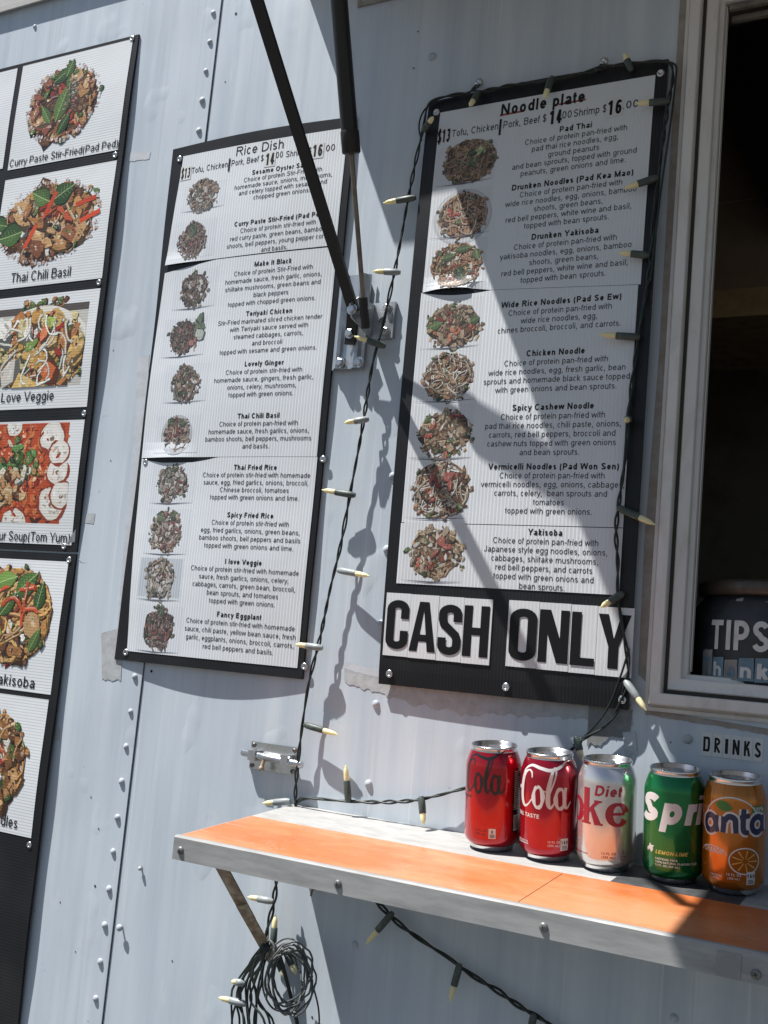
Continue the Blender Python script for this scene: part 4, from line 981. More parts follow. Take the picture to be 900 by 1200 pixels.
# tom yum
p4 = photo_sheet(US, ub, -1.6160, -1.3535, 1.5745, 1.7775)
P = pic(US, 9); P.clip = (-1.612, -1.372, 1.608, 1.774)
P.rect(-1.612, -1.385, 1.608, 1.774, (.50,.075,.02))
for _ in range(130): P.lump(-1.612+P.r.random()*.22, 1.608+P.r.random()*.166, P.r.uniform(.004,.014), P.r.choice([(.52,.08,.02),(.60,.12,.03),(.42,.05,.015),(.64,.18,.05)]))
for q, r_ in (((60,512),.025),((66,552),.022),((68,530),.020),((58,590),.027),((70,580),.022),((16,500),.017),((12,614),.026)):
    x, z = WX(*q, .012); P.ell(x, z, r_*1.18, r_*1.15, (.30,.05,.02), 18, .1, 0); P.ell(x, z+.001, r_*1.05, r_, (.80,.76,.68), 18, .12, 0); P.ell(x-.002, z+.003, r_*.8, r_*.72, (.86,.83,.77), 16, .12, 0); P.ell(x, z-.002, r_*.22, r_*.18, (.25,.16,.10), 8, .2, 0); P.specks(x, z, r_*.8, r_*.7, 14, r_*.16, [(.62,.56,.48),(.74,.70,.63),(.55,.47,.38),(.88,.86,.82)])
P.specks(-1.50, 1.69, .11, .08, 160, .004, [(.75,.30,.12),(.34,.03,.01),(.25,.02,.01),(.68,.2,.06),(.85,.55,.35)])
x, z = WX(20, 540, .012)
for _ in range(46): P.chunk(x, z, .05, .04, P.r.uniform(.006,.013), P.r.choice(GR + [(.5,.3,.12),(.75,.72,.6),(.12,.3,.08)]), .95)
for _ in range(26): P.chunk(x-.01, z-.045, .035, .03, .009, P.r.choice(TAN+BR), .95)
P.build('food_photo', PRINT_H, p4)
caption(US, p4, 'Hot & Sour Soup(Tom Yum)', -1.5950, -1.3578, 1.5785, .0155)
b = MB(); q0 = Vector(US(-1.362, 1.5775, .0016)); b.add([q0, q0+Vector((.020,-.004,.002)), q0+Vector((.024,-.009,.022)), q0+Vector((.012,-.006,.010))], [(0,1,2,3)]); b.build('lifted_corner', WHITE_CARD, p4)
# yakisoba
p5 = photo_sheet(LS, lb, -1.6160, -1.3550, 1.3385, 1.5480)
P = pic(LS, 11); x, z = WX(14, 722, .012)
dish(P, x, z+.002, .082, .074, noodles=300, chunks=36, red=12, green=12, white=10, ncol=[(.66,.38,.12),(.72,.47,.18),(.58,.28,.08)])
for a in ((.0,.036,.056,.018,.7),(.05,.010,.05,.012,1.4),(-.05,.05,.05,.016,.3),(.045,-.055,.045,.009,1.1),(-.02,-.03,.05,.009,2.6),(-.03,.0,.05,.012,.9)): P.leaf(x+a[0], z+a[1], *a[2:], P.r.choice(GR+[(.2,.36,.07)]))
for _ in range(5): P.noodle(x, z, .07, .06, .006, (.62,.10,.03), .9, .8)
P.build('food_photo', PRINT_H, p5)
caption(LS, p5, 'Yakisoba', -1.4925, -1.3914, 1.3450, .0170)
# noodles
p6 = photo_sheet(LS, lb, -1.6160, -1.3572, 1.1195, 1.3305)
P = pic(LS, 13); x, z = WX(0, 892, .012)
dish(P, x-.012, z, .066, .072, noodles=60, chunks=80, red=20, green=20, white=16, ncol=[(.6,.3,.1),(.68,.42,.2)])
P.build('food_photo', PRINT_H, p6)
caption(LS, p6, 'Noodles', -1.4640, -1.3890, 1.1290, .0165)
for q, S, t in (((153,44),US,ub),((135,181.7),US,ub),((117,331.5),US,ub),((98.7,484.5),US,ub),((73,640),US,ub),((79,656),LS,lb),((36,990),LS,lb)):
    x, z = WX(*q, .009); board_screw(S, x, z, t)

# ================================================================== folding counter below the boards
CX0, CX1, CY = -.8885, .75, -.222
def CXL(y): return CX0 + .0875*y          # the left end is cut slightly askew
counter = thing('folding_counter', (-.1, -.11, shelf_z(-.11)-.03), 'sloping orange-topped folding counter with white back strip carrying the soda cans', 'counter')
def top_sheet(mb, x0, x1, y0, y1, h0, h1, mat=0, slant=0.0):
    vs = []
    for h in (h0, h1):
        for x, y in ((x0(y0) if callable(x0) else x0,y0),(x1,y0),(x1+slant,y1),(x0(y1) if callable(x0) else x0+slant,y1)): vs.append((x, y, shelf_z(y)+h))
    mb.add(vs, [(0,3,2,1),(4,5,6,7),(0,1,5,4),(1,2,6,5),(2,3,7,6),(3,0,4,7)], mat)
b = MB(); top_sheet(b, CXL, CX1, CY+.0016, -.0006, -.018, 0.0); b.build('counter_board', WHITE_SHELF, counter)
b = MB(); zf = shelf_z(CY); CXF = CXL(CY)
b.add([(CXF-.0015,CY,zf-.0268),(CX1,CY,zf-.0268),(CX1,CY,zf-.0010),(CXF-.0015,CY,zf-.0010),(CXF-.0015,CY+.0012,zf+.0009),(CX1,CY+.0012,zf+.0009),(CX1,CY+.0060,zf+.0015),(CXF-.0015,CY+.0060,zf+.0015),
       (CXF-.0015,CY+.0014,zf-.0268),(CX1,CY+.0014,zf-.0268),(CX1,CY+.0014,zf-.002),(CXF-.0015,CY+.0014,zf-.002)],
      [(0,1,2,3),(3,2,5,4),(4,5,6,7),(0,8,9,1),(8,11,10,9)])
apron = b.build('edge_strip', APRON, counter)
b = MB(); e = lambda o: [(CXF+o,CY+.0003,zf-.0262),(CX0+o,-.001,shelf_z(0)-.018),(CX0+o,-.001,shelf_z(0)-.0002),(CXF+o,CY+.0003,zf-.0012)]
b.add(e(-.0013)+e(-.0001),[(0,3,2,1),(4,5,6,7),(3,7,6,2),(0,1,5,4),(0,4,7,3),(1,2,6,5)]); b.build('end_strip', APRON, counter)
sx_ = C(660,1024).x
b = MB(); top_sheet(b, lambda y: CXL(y)+.003, sx_-.0006, CY+.0065, -.0905, .0002, .0009); b.build('orange_panel', ORANGE, counter)
b = MB(); top_sheet(b, sx_+.0006, CX1-.01, CY+.0065, -.0905, .0002, .0009); b.build('orange_panel', ORANGE, counter)
b = MB(); xa = C(720,1030).x; xb = C(870,1056).x; top_sheet(b, xa, xb, -.0895, -.010, .0002, .0007, 0, .0); b.build('dark_tape', GREY_TAPE, counter)
def screw(x, y, z, ax, parent, r=.0048, name='screw'):
    b = MB(); b.lathe([(r,0),(r,.0008),(r*.8,.0020),(r*.3,.0026),(0,.0026)], 14, (x,y,z), ax); o = b.build(name, weathered_screw, parent)
    b = MB(); a = Vector(ax)
    for u in (Vector((1,0,.3)),Vector((-.3,0,1))): c = Vector((x,y,z)) + a*.0027; b.bar(c-u*.0024, c+u*.0024, .0009, .0003, a)
    b.build('slot', HOLE, o); return o
weathered_screw = weathered('dull_screw', (.28,.28,.27), (.1,.09,.08), .45, .6, 100)
for px_, py_ in ((211.5,996.5),(396,1036),(637,1086.5),(886,1142)):
    q = W(px_, py_, -CY); screw(q.x, CY, q.z, (0,-1,0), apron)
b = MB(); q0 = W(840,1122,-CY); b.add([(q0.x,CY-.0005,zf-.0262),(q0.x+.022,CY-.0005,zf-.0262),(q0.x+.022,CY-.0005,zf-.004),(q0.x,CY-.0005,zf-.004)],[(0,1,2,3)]); b.build('worn_patch', weathered('scuffed_patch',(.30,.29,.28),(.42,.42,.41),.6,.1,60), apron)
# hinged support leg under the left end and its little hook
leg = MB(); p0_, p1_ = W(259,1015,.135), W(290,1072,.068); p2_ = W(322,1128,.006)
leg.bar(p0_, p1_ + (p1_-p0_)*.10, .0155, .003, (1,0,.5)); LG = leg.build('support_leg', RUST, counter)
leg = MB(); off = Vector((.003,-.0042,.0)); leg.bar(p1_ - (p1_-p0_)*.22 + off, p2_ + off, .0150, .003, (1,0,.5)); leg.build('support_leg', RUST, counter)
for f_ in (-.10, .05):
    q = p1_ + (p1_-p0_)*f_ + off; b = MB(); b.lathe([(.0034,0),(.003,.0015),(0,.002)], 10, (q.x,q.y-.0016,q.z), (0,-1,.3)); b.build('pin', weathered_screw, LG)
b = MB(); q = W(366.5,1046,.012); b.tube([(q.x,-.001,q.z+.004),(q.x,-.014,q.z+.004),(q.x,-.016,q.z-.004)], .0016, 6); b.build('hook', RUST, counter)

# ================================================================== soda cans
def can_material(name, col, metal=.6, rough=.19):
    M = mat(name, col, rough, metal, coat=.6); b = bsdf(M); b.inputs['Coat Roughness'].default_value = .06
    n = noise(M, objcoords(M, (1,1,.3)), 60, 3); lk(M, ramp(M, n, [(.3, rough-.05), (.8, rough+.10)]), b.inputs['Roughness'])
    return M
CAN_R = .0331
SILVER = weathered('can_aluminium', (.78,.78,.78), (.62,.62,.62), .22, 1.0, 40)
def can(loc, label, body_mat, top_mat=None, group='soda cans lined up on the counter'):
    t = thing('soda_can', loc, label, 'soda can', group); t.rotation_euler = (0, 0, 0)
    L = Vector(loc); ax = Vector((0, -TILT, 1)).normalized()
    b = MB(); b.lathe([(.0268,.0062),(.0298,.0088),(.0320,.0120),(CAN_R,.0165),(CAN_R,.0960),(.0326,.1010),(.0312,.1060),(.0290,.1120),(.0272,.1158)], 64, L, ax)
    b.build('body', body_mat, t)
    b = MB(); b.lathe([(.0,.008),(.019,.004),(.0232,.0004),(.0250,.0004),(.0258,.003),(.0269,.0063)], 64, L, ax); b.build('base_rim', SILVER, t)
    b = MB(); b.lathe([(.0273,.1158),(.0268,.1180),(.0275,.1192),(.0275,.1212),(.0268,.1220),(.0258,.1214),(.0247,.1170),(.0232,.1160),(.0222,.1172),(.0,.1176)], 64, L, ax); lid = b.build('lid', SILVER, t)
    u = Vector((.55,-.84,0)); w = ax.cross(u).normalized(); u = w.cross(ax)
    b = MB(); c = L + ax*.1186; pts = [(c + u*(.0105*math.cos(k*2*math.pi/18)*1.15 + .004) + w*.0076*math.sin(k*2*math.pi/18)) for k in range(18)]
    b.add(pts + [p + ax*.0012 for p in pts], [tuple(range(18))[::-1], tuple(range(18,36))] + [(k,(k+1)%18,18+(k+1)%18,18+k) for k in range(18)])
    b.build('tab', STEEL, lid)
    b = MB(); c2 = L + ax*.11775 - u*.010; b.add([c2 + u*.0088*math.cos(k*2*math.pi/18) + w*.0108*math.sin(k*2*math.pi/18) for k in range(18)], [tuple(range(18))]); b.build('mouth_panel', weathered('scored_aluminium',(.5,.5,.5),(.4,.4,.4),.3,1.0,40), lid)
    return t, L, ax
class CanSurface:
    """s metres round from the side facing the viewer (right positive), z metres up the can."""
    def __init__(s, L, ax):
        s.L, s.ax = L, ax; d = CAM - L; d = (d - ax*d.dot(ax)).normalized(); s.d = d; s.r = ax.cross(d).normalized()
    def __call__(s, a, z, h):
        t = a/CAN_R; R = CAN_R
        prof = ((0.0,.0246),(.0062,.0268),(.0088,.0298),(.0120,.0320),(.0165,CAN_R),(.0960,CAN_R),(.1010,.0326),(.1060,.0312),(.1120,.0290),(.1158,.0272))
        for (z0,r0),(z1,r1) in zip(prof, prof[1:]):
            if z0 <= z <= z1: R = r0 + (r1-r0)*(z-z0)/(z1-z0); break
        p = s.L + s.ax*z + (s.d*math.cos(t) + s.r*math.sin(t))*(R + h); return (p.x, p.y, p.z)
def wrap(mb, S, geo, s0, z0, h, m=0, k=1.0):
    g_ = subdivide(([(p[0]*k, p[1]*k, p[2] if len(p) > 2 else 0.0) for p in geo[0]], geo[1])); mb.add([S(s0+p[0], z0+p[1], h+p[2]) for p in g_[0]], g_[1], m)
def brush(pts, wid, per=7):
    """A pen stroke with swelling width: spline through (x, y), width per point."""
    P = spline([(p[0], p[1], 0) for p in pts], per); n = len(P); ws = []
    for i in range(n):
        t = i/(n-1)*(len(wid)-1); k = min(int(t), len(wid)-2); ws.append(wid[k] + (wid[k+1]-wid[k])*(t-k))
    return stroke_poly([(p.x, p.y) for p in P], ws)
def cola_script():
    S = []
    S.append(brush([(.300,.72),(.285,.84),(.215,.88),(.120,.76),(.060,.48),(.070,.20),(.145,.06),(.235,.12),(.330,.30)], [.02,.035,.03,.075,.095,.09,.06,.03,.02]))
    S.append(brush([(.08,.58),(.12,.86),(.26,.99),(.45,.95),(.62,.92),(.80,1.00),(.98,1.16)], [.015,.03,.055,.07,.075,.06,.02]))
    S.append(stroke_poly(arc(.415,.30,.082,.235,100,460,18), [.045+.035*math.cos(math.radians(2*(100+20*i)-200))**2 for i in range(19)]))
    S.append(brush([(.47,.48),(.54,.44),(.60,.52)], [.025,.025,.02]))
    S.append(brush([(.555,.22),(.630,.48),(.705,.82),(.700,.98),(.645,.86),(.590,.50),(.585,.20),(.625,.08),(.69,.20)], [.02,.025,.03,.03,.05,.075,.075,.05,.02]))
    S.append(stroke_poly(arc(.785,.29,.078,.225,60,420,18), [.045+.035*math.cos(math.radians(2*(60+20*i)-200))**2 for i in range(19)]))
    S.append(brush([(.880,.54),(.862,.32),(.868,.14),(.915,.08),(.990,.22)], [.05,.07,.07,.045,.02]))
    return S
PAINT = {}
def ink(name, col, rough=.3):
    if name not in PAINT: PAINT[name] = mat(name, col, rough, 0.0, coat=.4)
    return PAINT[name]
def can_at(px_, py_, x_adj=0.0, y=-.0385):
    # stands on the tape strip: find x on the sight line to the base centre at this depth
    q = C(px_, py_); lo = q
    v = CAM + (q - CAM) * ((y - CAM.y) / (q.y - CAM.y)); return (v.x + x_adj, y, shelf_z(y) + .0009)
K = CAN_R
# -- black-script red can
loc = can_at(576.3, 989)
t, L, ax = can(loc, 'bright red cola can with black script lettering, next to the plain red can', can_material('red_can_paint', (.42,.008,.016)))
S = CanSurface(L, ax)
b = MB(); [wrap(b, S, g_, -1.28*K, .0665, .00012+.00002*i, 0, .0540) for i, g_ in enumerate([(([(p[0]*1.05,p[1]*.86) for p in q[0]]), q[1]) for q in cola_script()])]
b.build('lettering', ink('black_can_ink',(.012,.010,.010)), t)
b = MB(); wrap(b, S, ([(0,0),(.034,0),(.034,.074),(0,.074)],[(0,1,2,3)]), .78*K, .0235, .00005); b.build('facts_panel', ink('black_can_ink',(.012,.010,.010)), t)
b = MB(); r_ = random.Random(3)
for k in range(22): wrap(b, S, ([(0,0),(r_.uniform(.006,.014),0),(r_.uniform(.006,.014),.0009),(0,.0009)],[(0,1,2,3)]), .84*K, .0500+k*.0021, .00012)
wrap(b, S, ([(0,0),(.014,0),(.014,.018),(0,.018)],[(0,1,2,3)]), .84*K, .0255, .0001)
b.build('small_print', ink('white_can_ink',(.70,.69,.68)), t)
b = MB(); [wrap(b, S, ([(0,0),(.0011,0),(.0011,.015),(0,.015)],[(0,1,2,3)]), .86*K + k*.0023, .027, .00018) for k in range(5)]; b.build('barcode', ink('black_can_ink',(.012,.010,.010)), t)
def facts_square(S, s0, z0, body, w=.0082, hgt=.0115, t=None):
    b = MB(); wrap(b, S, ([(0,0),(w,0),(w,hgt),(0,hgt)],[(0,1,2,3)]), s0, z0, .0001, 0)
    wrap(b, S, text2d(body, hgt*.30, .05, align='c'), s0+w/2, z0+hgt*.52, .0002, 1)
    for k in range(3): wrap(b, S, ([(0,0),(w*.7,0),(w*.7,.0008),(0,.0008)],[(0,1,2,3)]), s0+w*.15, z0+hgt*(.10+.12*k), .0002, 1)
    b.build('calorie_mark', [ink('white_can_ink',(.70,.69,.68)), ink('black_can_ink',(.012,.010,.010))], t)
facts_square(S, .0*K-.004, .0135+.004, '0', t=t)
b = MB(); wrap(b, S, text2d('12 FL OZ', .0024, .03, align='c'), -.42*K, .0245, .0001); wrap(b, S, text2d('(355 mL)', .0024, .03, align='c'), -.42*K, .0205, .0001); wrap(b, S, text2d('ZERO SUGAR', .0030, .05, align='r'), -.86*K, .0615, .0001); b.build('small_lettering', ink('black_can_ink',(.012,.010,.010)), t)
# -- red can, white script
loc = can_at(641.5, 999)
t, L, ax = can(loc, 'red cola can with white script lettering, second in the row', can_material('deep_red_can_paint', (.40,.006,.024)))
S = CanSurface(L, ax); WI = ink('white_can_ink',(.70,.69,.68))
b = MB(); [wrap(b, S, g_, -1.26*K, .0590, .00012+.00002*i, 0, .0700) for i, g_ in enumerate([(([(p[0]*1.00,p[1]*.72) for p in q[0]]), q[1]) for q in cola_script()])]
wrap(b, S, ([(0,0),(.006,.0012),(.006,.0050),(0,.004)],[(0,1,2,3)]), -1.42*K, .079, .00012)
b.build('lettering', WI, t)
b = MB(); wrap(b, S, text2d('ORIGINAL TASTE', .0046, .05, width=.052, align='r'), -.32*K, .0500, .0001); wrap(b, S, text2d('12 FL OZ', .0025, .03), .22*K, .0235, .0001); wrap(b, S, text2d('(355 mL)', .0025, .03), .22*K, .0195, .0001)
wrap(b, S, text2d('PLEASE RECYCLE', .0016, .03), -1.05*K, .0215, .0001); wrap(b, S, text2d('COLD REFRESHING', .0016, .03), -1.05*K, .0190, .0001)
b.build('small_lettering', WI, t); facts_square(S, .46*K, .0150, '140', w=.0100, hgt=.0135, t=t)
# -- silver diet can
loc = can_at(709.5, 1011.5)
t, L, ax = can(loc, 'silver diet cola can with dark red lettering in the middle of the row', can_material('silver_can_paint', (.70,.68,.67), .75, .22))
S = CanSurface(L, ax); RI = ink('dark_red_can_ink',(.30,.012,.030))
b = MB(); wrap(b, S, text2d('Diet', .0118, .03, width=.030, align='c', shear=.18, res=3), .02*K, .0855, .00012)
# "oke": heavy strokes with thin joins
def oval(cx, cy, rx, ry, thick, thin, a0=0, a1=360, n=24): return stroke_poly(arc(cx,cy,rx,ry,a0,a1,n), [thin + (thick-thin)*abs(math.cos(math.radians(a0+(a1-a0)*i/n)))**1.3 for i in range(n+1)])
wrap(b, S, oval(0,.0145,.0100,.0120,.0095,.0035), -1.28*K, .0525, .00012)
wrap(b, S, ([(0,0),(.0082,0),(.0082,.0400),(0,.0400)],[(0,1,2,3)]), -.86*K, .0530, .00014)
wrap(b, S, brush([(.0060,.0125),(.0125,.0200),(.0190,.0265)],[.0035,.0035,.0040]), -.86*K, .0530, .00016)
wrap(b, S, ([(.0090,.0175),(.0140,.0190),(.0235,0),(.0150,0)],[(0,1,2,3)]), -.86*K, .0530, .00018)
wrap(b, S, ([(.0145,0),(.0245,0),(.0245,.0022),(.0145,.0022)],[(0,1,2,3)]), -.86*K, .0530, .0002)
wrap(b, S, ([(.0140,.0250),(.0230,.0250),(.0230,.0272),(.0140,.0272)],[(0,1,2,3)]), -.86*K, .0530, .0002)
wrap(b, S, ([(-.003,0),(.0105,0),(.0105,.0022),(-.003,.0022)],[(0,1,2,3)]), -.86*K, .0530, .0002)
wrap(b, S, oval(.0120,.0135,.0098,.0115,.0088,.0032,10,330), .02*K, .0525, .00014)
wrap(b, S, ([(.0040,.0128),(.0200,.0128),(.0200,.0156),(.0040,.0156)],[(0,1,2,3)]), .02*K, .0525, .00022)
wrap(b, S, text2d('12 FL OZ', .0027, .03), .10*K, .0215, .0001); wrap(b, S, text2d('(355 mL)', .0027, .03), .10*K, .0175, .0001); wrap(b, S, text2d('SERVE VERY COLD', .0018, .03), -1.0*K, .0190, .0001)
b.build('lettering', RI, t)
b = MB(); wrap(b, S, text2d('0', .0040, .05), .62*K, .0225, .0001); [wrap(b, S, ([(0,0),(.0075,0),(.0075,.0006),(0,.0006)],[(0,1,2,3)]), .62*K-.0037, .0150+.0016*k, .0001) for k in range(4)]; b.build('calorie_mark', ink('grey_can_ink',(.18,.10,.10)), t)
# -- green lemon-lime can
loc = can_at(788.5, 1025.5)
t, L, ax = can(loc, 'green lemon-lime can with white slanted lettering', can_material('green_can_paint', (.004,.18,.045)))
S = CanSurface(L, ax)
b = MB(); wrap(b, S, text2d('Sprite', .0310, .06, width=.114, align='l', shear=.20, cond=1.12, gap=-.025), -1.36*K, .0660, .00012); b.build('lettering', WI, t)
b = MB(); wrap(b, S, text2d('LEMON-LIME', .0040, .04, align='l', shear=.22), -.60*K, .0330, .0001); b.build('small_lettering', ink('yellow_can_ink',(.66,.52,.12)), t)
b = MB()
for k, s_ in enumerate(('CAFFEINE FREE','100% NATURAL FLAVORS','12 FL OZ (355 mL)')): wrap(b, S, text2d(s_, .0022, .04, align='l'), -.60*K, .0268-.0034*k, .0001)
wrap(b, S, ([(0,0),(.003,.0022),(.0058,-.0008),(.0085,.0022),(.0076,.0045),(.0095,.0072),(.0058,.0068),(.0030,.0088),(.0022,.0056),(-.0008,.0036)],[(0,1,2,3,4,5,6,7,8,9)]), -.95*K, .0335, .0001)
wrap(b, S, text2d('140', .003, .04), .72*K, .023, .0001)
b.build('small_print', WI, t)
# -- orange can
loc = can_at(859, 1035)
t, L, ax = can(loc, 'orange soda can with navy lettering at the right end of the row', can_material('orange_can_paint', (.54,.17,.010)))
S = CanSurface(L, ax); NAVY = ink('navy_can_ink',(.012,.018,.075))
b = MB(); wrap(b, S, ([(-.0,0),(.21,0),(.21,.0195),(0,.0195)],[(0,1,2,3)]), -3.14*K, .0955, .00004); b.build('amber_band', can_material('amber_can_paint',(.30,.12,.01)), t)
def blob_a(x, sc=1.0):
    return [stroke_poly(arc(x+.010*sc,.0085,.0070*sc,.0072,0,360,16), .0056), brush([(x+.018*sc,.0165),(x+.0175*sc,.008),(x+.0195*sc,.001)],[.0056,.0056,.0050])]
letters = blob_a(0) + [brush([(.0255,.0010),(.0262,.0085),(.0258,.0160)],[.0055,.0056,.0050]), brush([(.0262,.0100),(.0310,.0160),(.0375,.0140),(.0385,.0070),(.0390,.0010)],[.0048,.0055,.0056,.0056,.0050])]
letters += [brush([(.0465,.0235),(.0460,.0120),(.0468,.0035),(.0520,.0012)],[.0050,.0056,.0056,.0044]), brush([(.0425,.0155),(.0475,.0165),(.0530,.0175)],[.0045,.0050,.0045])] + blob_a(.0525)
letters = [([(p[0], p[1]*1.12 + p[0]*.05 - .00004*0) for p in q[0]], q[1]) for q in letters]
def fat(q, e):   # the white outline: the same shapes grown
    bm = bmesh.new(); vs = [bm.verts.new((p[0],p[1],0)) for p in q[0]]
    n = len(vs)//2; out = []
    for i in range(n):
        a, c = Vector(q[0][i]), Vector(q[0][n+i]); d = (a-c); d = d.normalized()*e if d.length > 1e-9 else Vector((0,0)); out.append((a+d, c-d))
    bm.free(); return ([tuple(o[0]) for o in out] + [tuple(o[1]) for o in out], q[1])
b = MB(); [wrap(b, S, fat(g_, .0022), -1.12*K, .0640, .00010+.00001*i) for i, g_ in enumerate(letters)]; wrap(b, S, oval(0,0,.0315,.030,.0018,.0014,25,175), -.10*K, .0735, .0001); wrap(b, S, oval(0,0,.0165,.0135,.0014,.0014), .36*K, .0385, .0001)
wrap(b, S, text2d('ORANGE', .0056, .05, align='l', width=.024), -1.05*K, .0435, .00012); wrap(b, S, oval(0,0,.016,.0075,.0011,.0011,0,180), -.70*K, .0430, .0001)
b.build('lettering_outline', WI, t)
b = MB(); [wrap(b, S, g_, -1.12*K, .0640, .00022+.00002*i) for i, g_ in enumerate(letters)]; b.build('lettering', NAVY, t)
GI = ink('leaf_green_can_ink',(.05,.20,.025))
b = MB(); P2 = [(0,.003),(.004,.0065),(.010,.0070),(.015,.0045),(.019,0),(.014,-.0035),(.008,-.0040),(.003,-.0010)]; wrap(b, S, (P2,[tuple(range(8))]), -.62*K, .0925, .0001)
wrap(b, S, ([(0,0),(.0185,0),(.0185,.0160),(0,.0160)],[(0,1,2,3)]), .55*K, .0800, .00008); b.build('green_marks', GI, t)
b = MB()
for k, (s_, c_) in enumerate((('100%',.0040),('NATURAL',.0026),('FLAVORS',.0026))): wrap(b, S, text2d(s_, c_, .04), .55*K+.0092, .0905-.0042*k, .00016)
wrap(b, S, text2d('CAFFEINE', .0020, .04), -.55*K, .0200, .0001); wrap(b, S, text2d('FREE', .0020, .04), -.55*K, .0170, .0001); wrap(b, S, text2d('12 FL OZ', .0026, .04), .02*K, .0225, .0001); wrap(b, S, text2d('(355 mL)', .0022, .04), .02*K, .0188, .0001)
b.build('small_print', WI, t); facts_square(S, .42*K, .0140, '160', w=.0098, hgt=.0135, t=t)
b = MB()
for k in range(9): a = k*2*math.pi/9; wrap(b, S, brush([(.003*math.cos(a),.0026*math.sin(a)),(.0140*math.cos(a),.0112*math.sin(a))],[.0008,.0016]), .36*K, .0385, .0001)
b.build('fruit_drawing', ink('pale_orange_can_ink',(.80,.42,.08)), t)

# ================================================================== drinks label under the window
dl = thing('drinks_label', (-.28, -.001, 1.367), 'white strip of letter stickers reading DRINKS under the window', 'label')
FLAT = Surface(lambda x, z: .0002); FLAT2 = Surface(lambda x, z: .0008)
xx = -.3455
for ch, w in (('D',.0125),('R',.0118),('I',.0085),('N',.0125),('K',.0118),('S',.0115)):
    b = MB(); slab(b, FLAT, xx+.0002, xx+w-.0002, 1.3920, 1.3662, 0, .0004, 1, 1); c_ = b.build('letter_card', STK, dl)
    b = MB(); put(b, FLAT2, text2d(ch, .0165, .05, width=(w-.0048) if ch != 'I' else .0034, cond=.60), xx+w/2, 1.3710, 0); b.build('letter', LETTER_BLACK, c_); xx += w

# ================================================================== tip jar on the inner counter
jar = thing('tip_jar', (-.27, .12, 1.4105), 'black tip jar with cut-out TIPS and Thank letters inside the window', 'tip jar')
JX, JY, JR = -.275, .118, .118
JZ = 1.4385
b = MB(); b.lathe([(.0,.0),(JR*.94,.0),(JR*.97,.009),(JR,.025),(JR,.082),(JR*.97,.098),(JR*.88,.110),(JR*.86,.113)], 56, (JX,JY,JZ)); b.build('body', weathered('black_wrapped_jar',(.016,.017,.019),(.04,.045,.05),.4,0,30), jar)
b = MB(); b.lathe([(JR*.86,.1132),(JR*.93,.115),(JR*.94,.128),(JR*.89,.132),(JR*.70,.134),(0,.135)], 56, (JX,JY,JZ)); b.build('lid', weathered('amber_lid',(.07,.055,.04),(.03,.025,.02),.35,0,40), jar)
class JarSurface:
    def __init__(s): s.L = Vector((JX,JY,JZ)); d = CAM - s.L; d.z = 0; s.d = d.normalized(); s.r = Vector((0,0,1)).cross(s.d)
    def __call__(s, a, z, h):
        R = JR if z < .082 else JR*(1 - .12*min(1,(z-.082)/.028)); t_ = a/JR
        p = s.L + Vector((0,0,z)) + (s.d*math.cos(t_) + s.r*math.sin(t_))*(R+h+.0006); return (p.x,p.y,p.z)
JS = JarSurface(); PALE = weathered('cut_paper_letter',(.66,.66,.65),(.5,.5,.5),.7,0,60); BLUEC = weathered('blue_paper_card',(.16,.25,.32),(.10,.16,.2),.7,0,60); TANC = weathered('grey_paper_scrap',(.30,.29,.27),(.18,.17,.16),.8,0,50)
b = MB(); sp = -.100
for ch, w in (('T',.022),('I',.010),('P',.022),('S',.022)): wrap(b, JS, text2d(ch, .034, .05, width=w*.86 if ch != 'I' else w*.62, cond=.8), sp+w/2, .0490, .0003); sp += w+.001
b.build('tips_letters', PALE, jar)
sp = -.112
for ch, w, hh, m_ in (('T',.018,.034,TANC),('h',.017,.026,BLUEC),('a',.018,.024,TANC),('n',.019,.027,BLUEC),('k',.019,.028,BLUEC)):
    b = MB(); wrap(b, JS, ([(0,0),(w,.001),(w-.0006,hh),(.0006,hh-.001)],[(0,1,2,3)]), sp, .0145, .0004); c_ = b.build('thank_card', m_, jar)
    b = MB(); wrap(b, JS, text2d(ch, hh*.62, .05, width=w*.7, res=3), sp+w/2, .0185, .0009); b.build('thank_letter', PALE if m_ is BLUEC else BLUEC, c_); sp += w + .0006
for k, (s_, ww, hh) in enumerate(((-.092,.014,.018),(-.074,.012,.022),(-.056,.018,.016),(-.034,.016,.020),(-.012,.014,.016))):
    b = MB(); wrap(b, JS, ([(0,0),(ww,.002),(ww-.001,hh),(.001,hh-.002)],[(0,1,2,3)]), s_, .0885, .0008); b.build('paper_scrap', TANC, jar)
b = MB(); r_ = random.Random(5)
pts_ = [(-.110,.002),(-.09,.004),(-.06,.001),(-.02,.003),(.02,.001),(.02,.010),(-.01,.013),(-.05,.010),(-.075,.014),(-.098,.016),(-.105,.05),(-.113,.045)]
wrap(b, JS, (pts_, [(0,1,9,10),(0,10,11),(1,2,8,9),(2,3,7,8),(3,4,5,6),(3,6,7)]), 0, 0, .0002); b.build('torn_paper', BLUEC, jar)

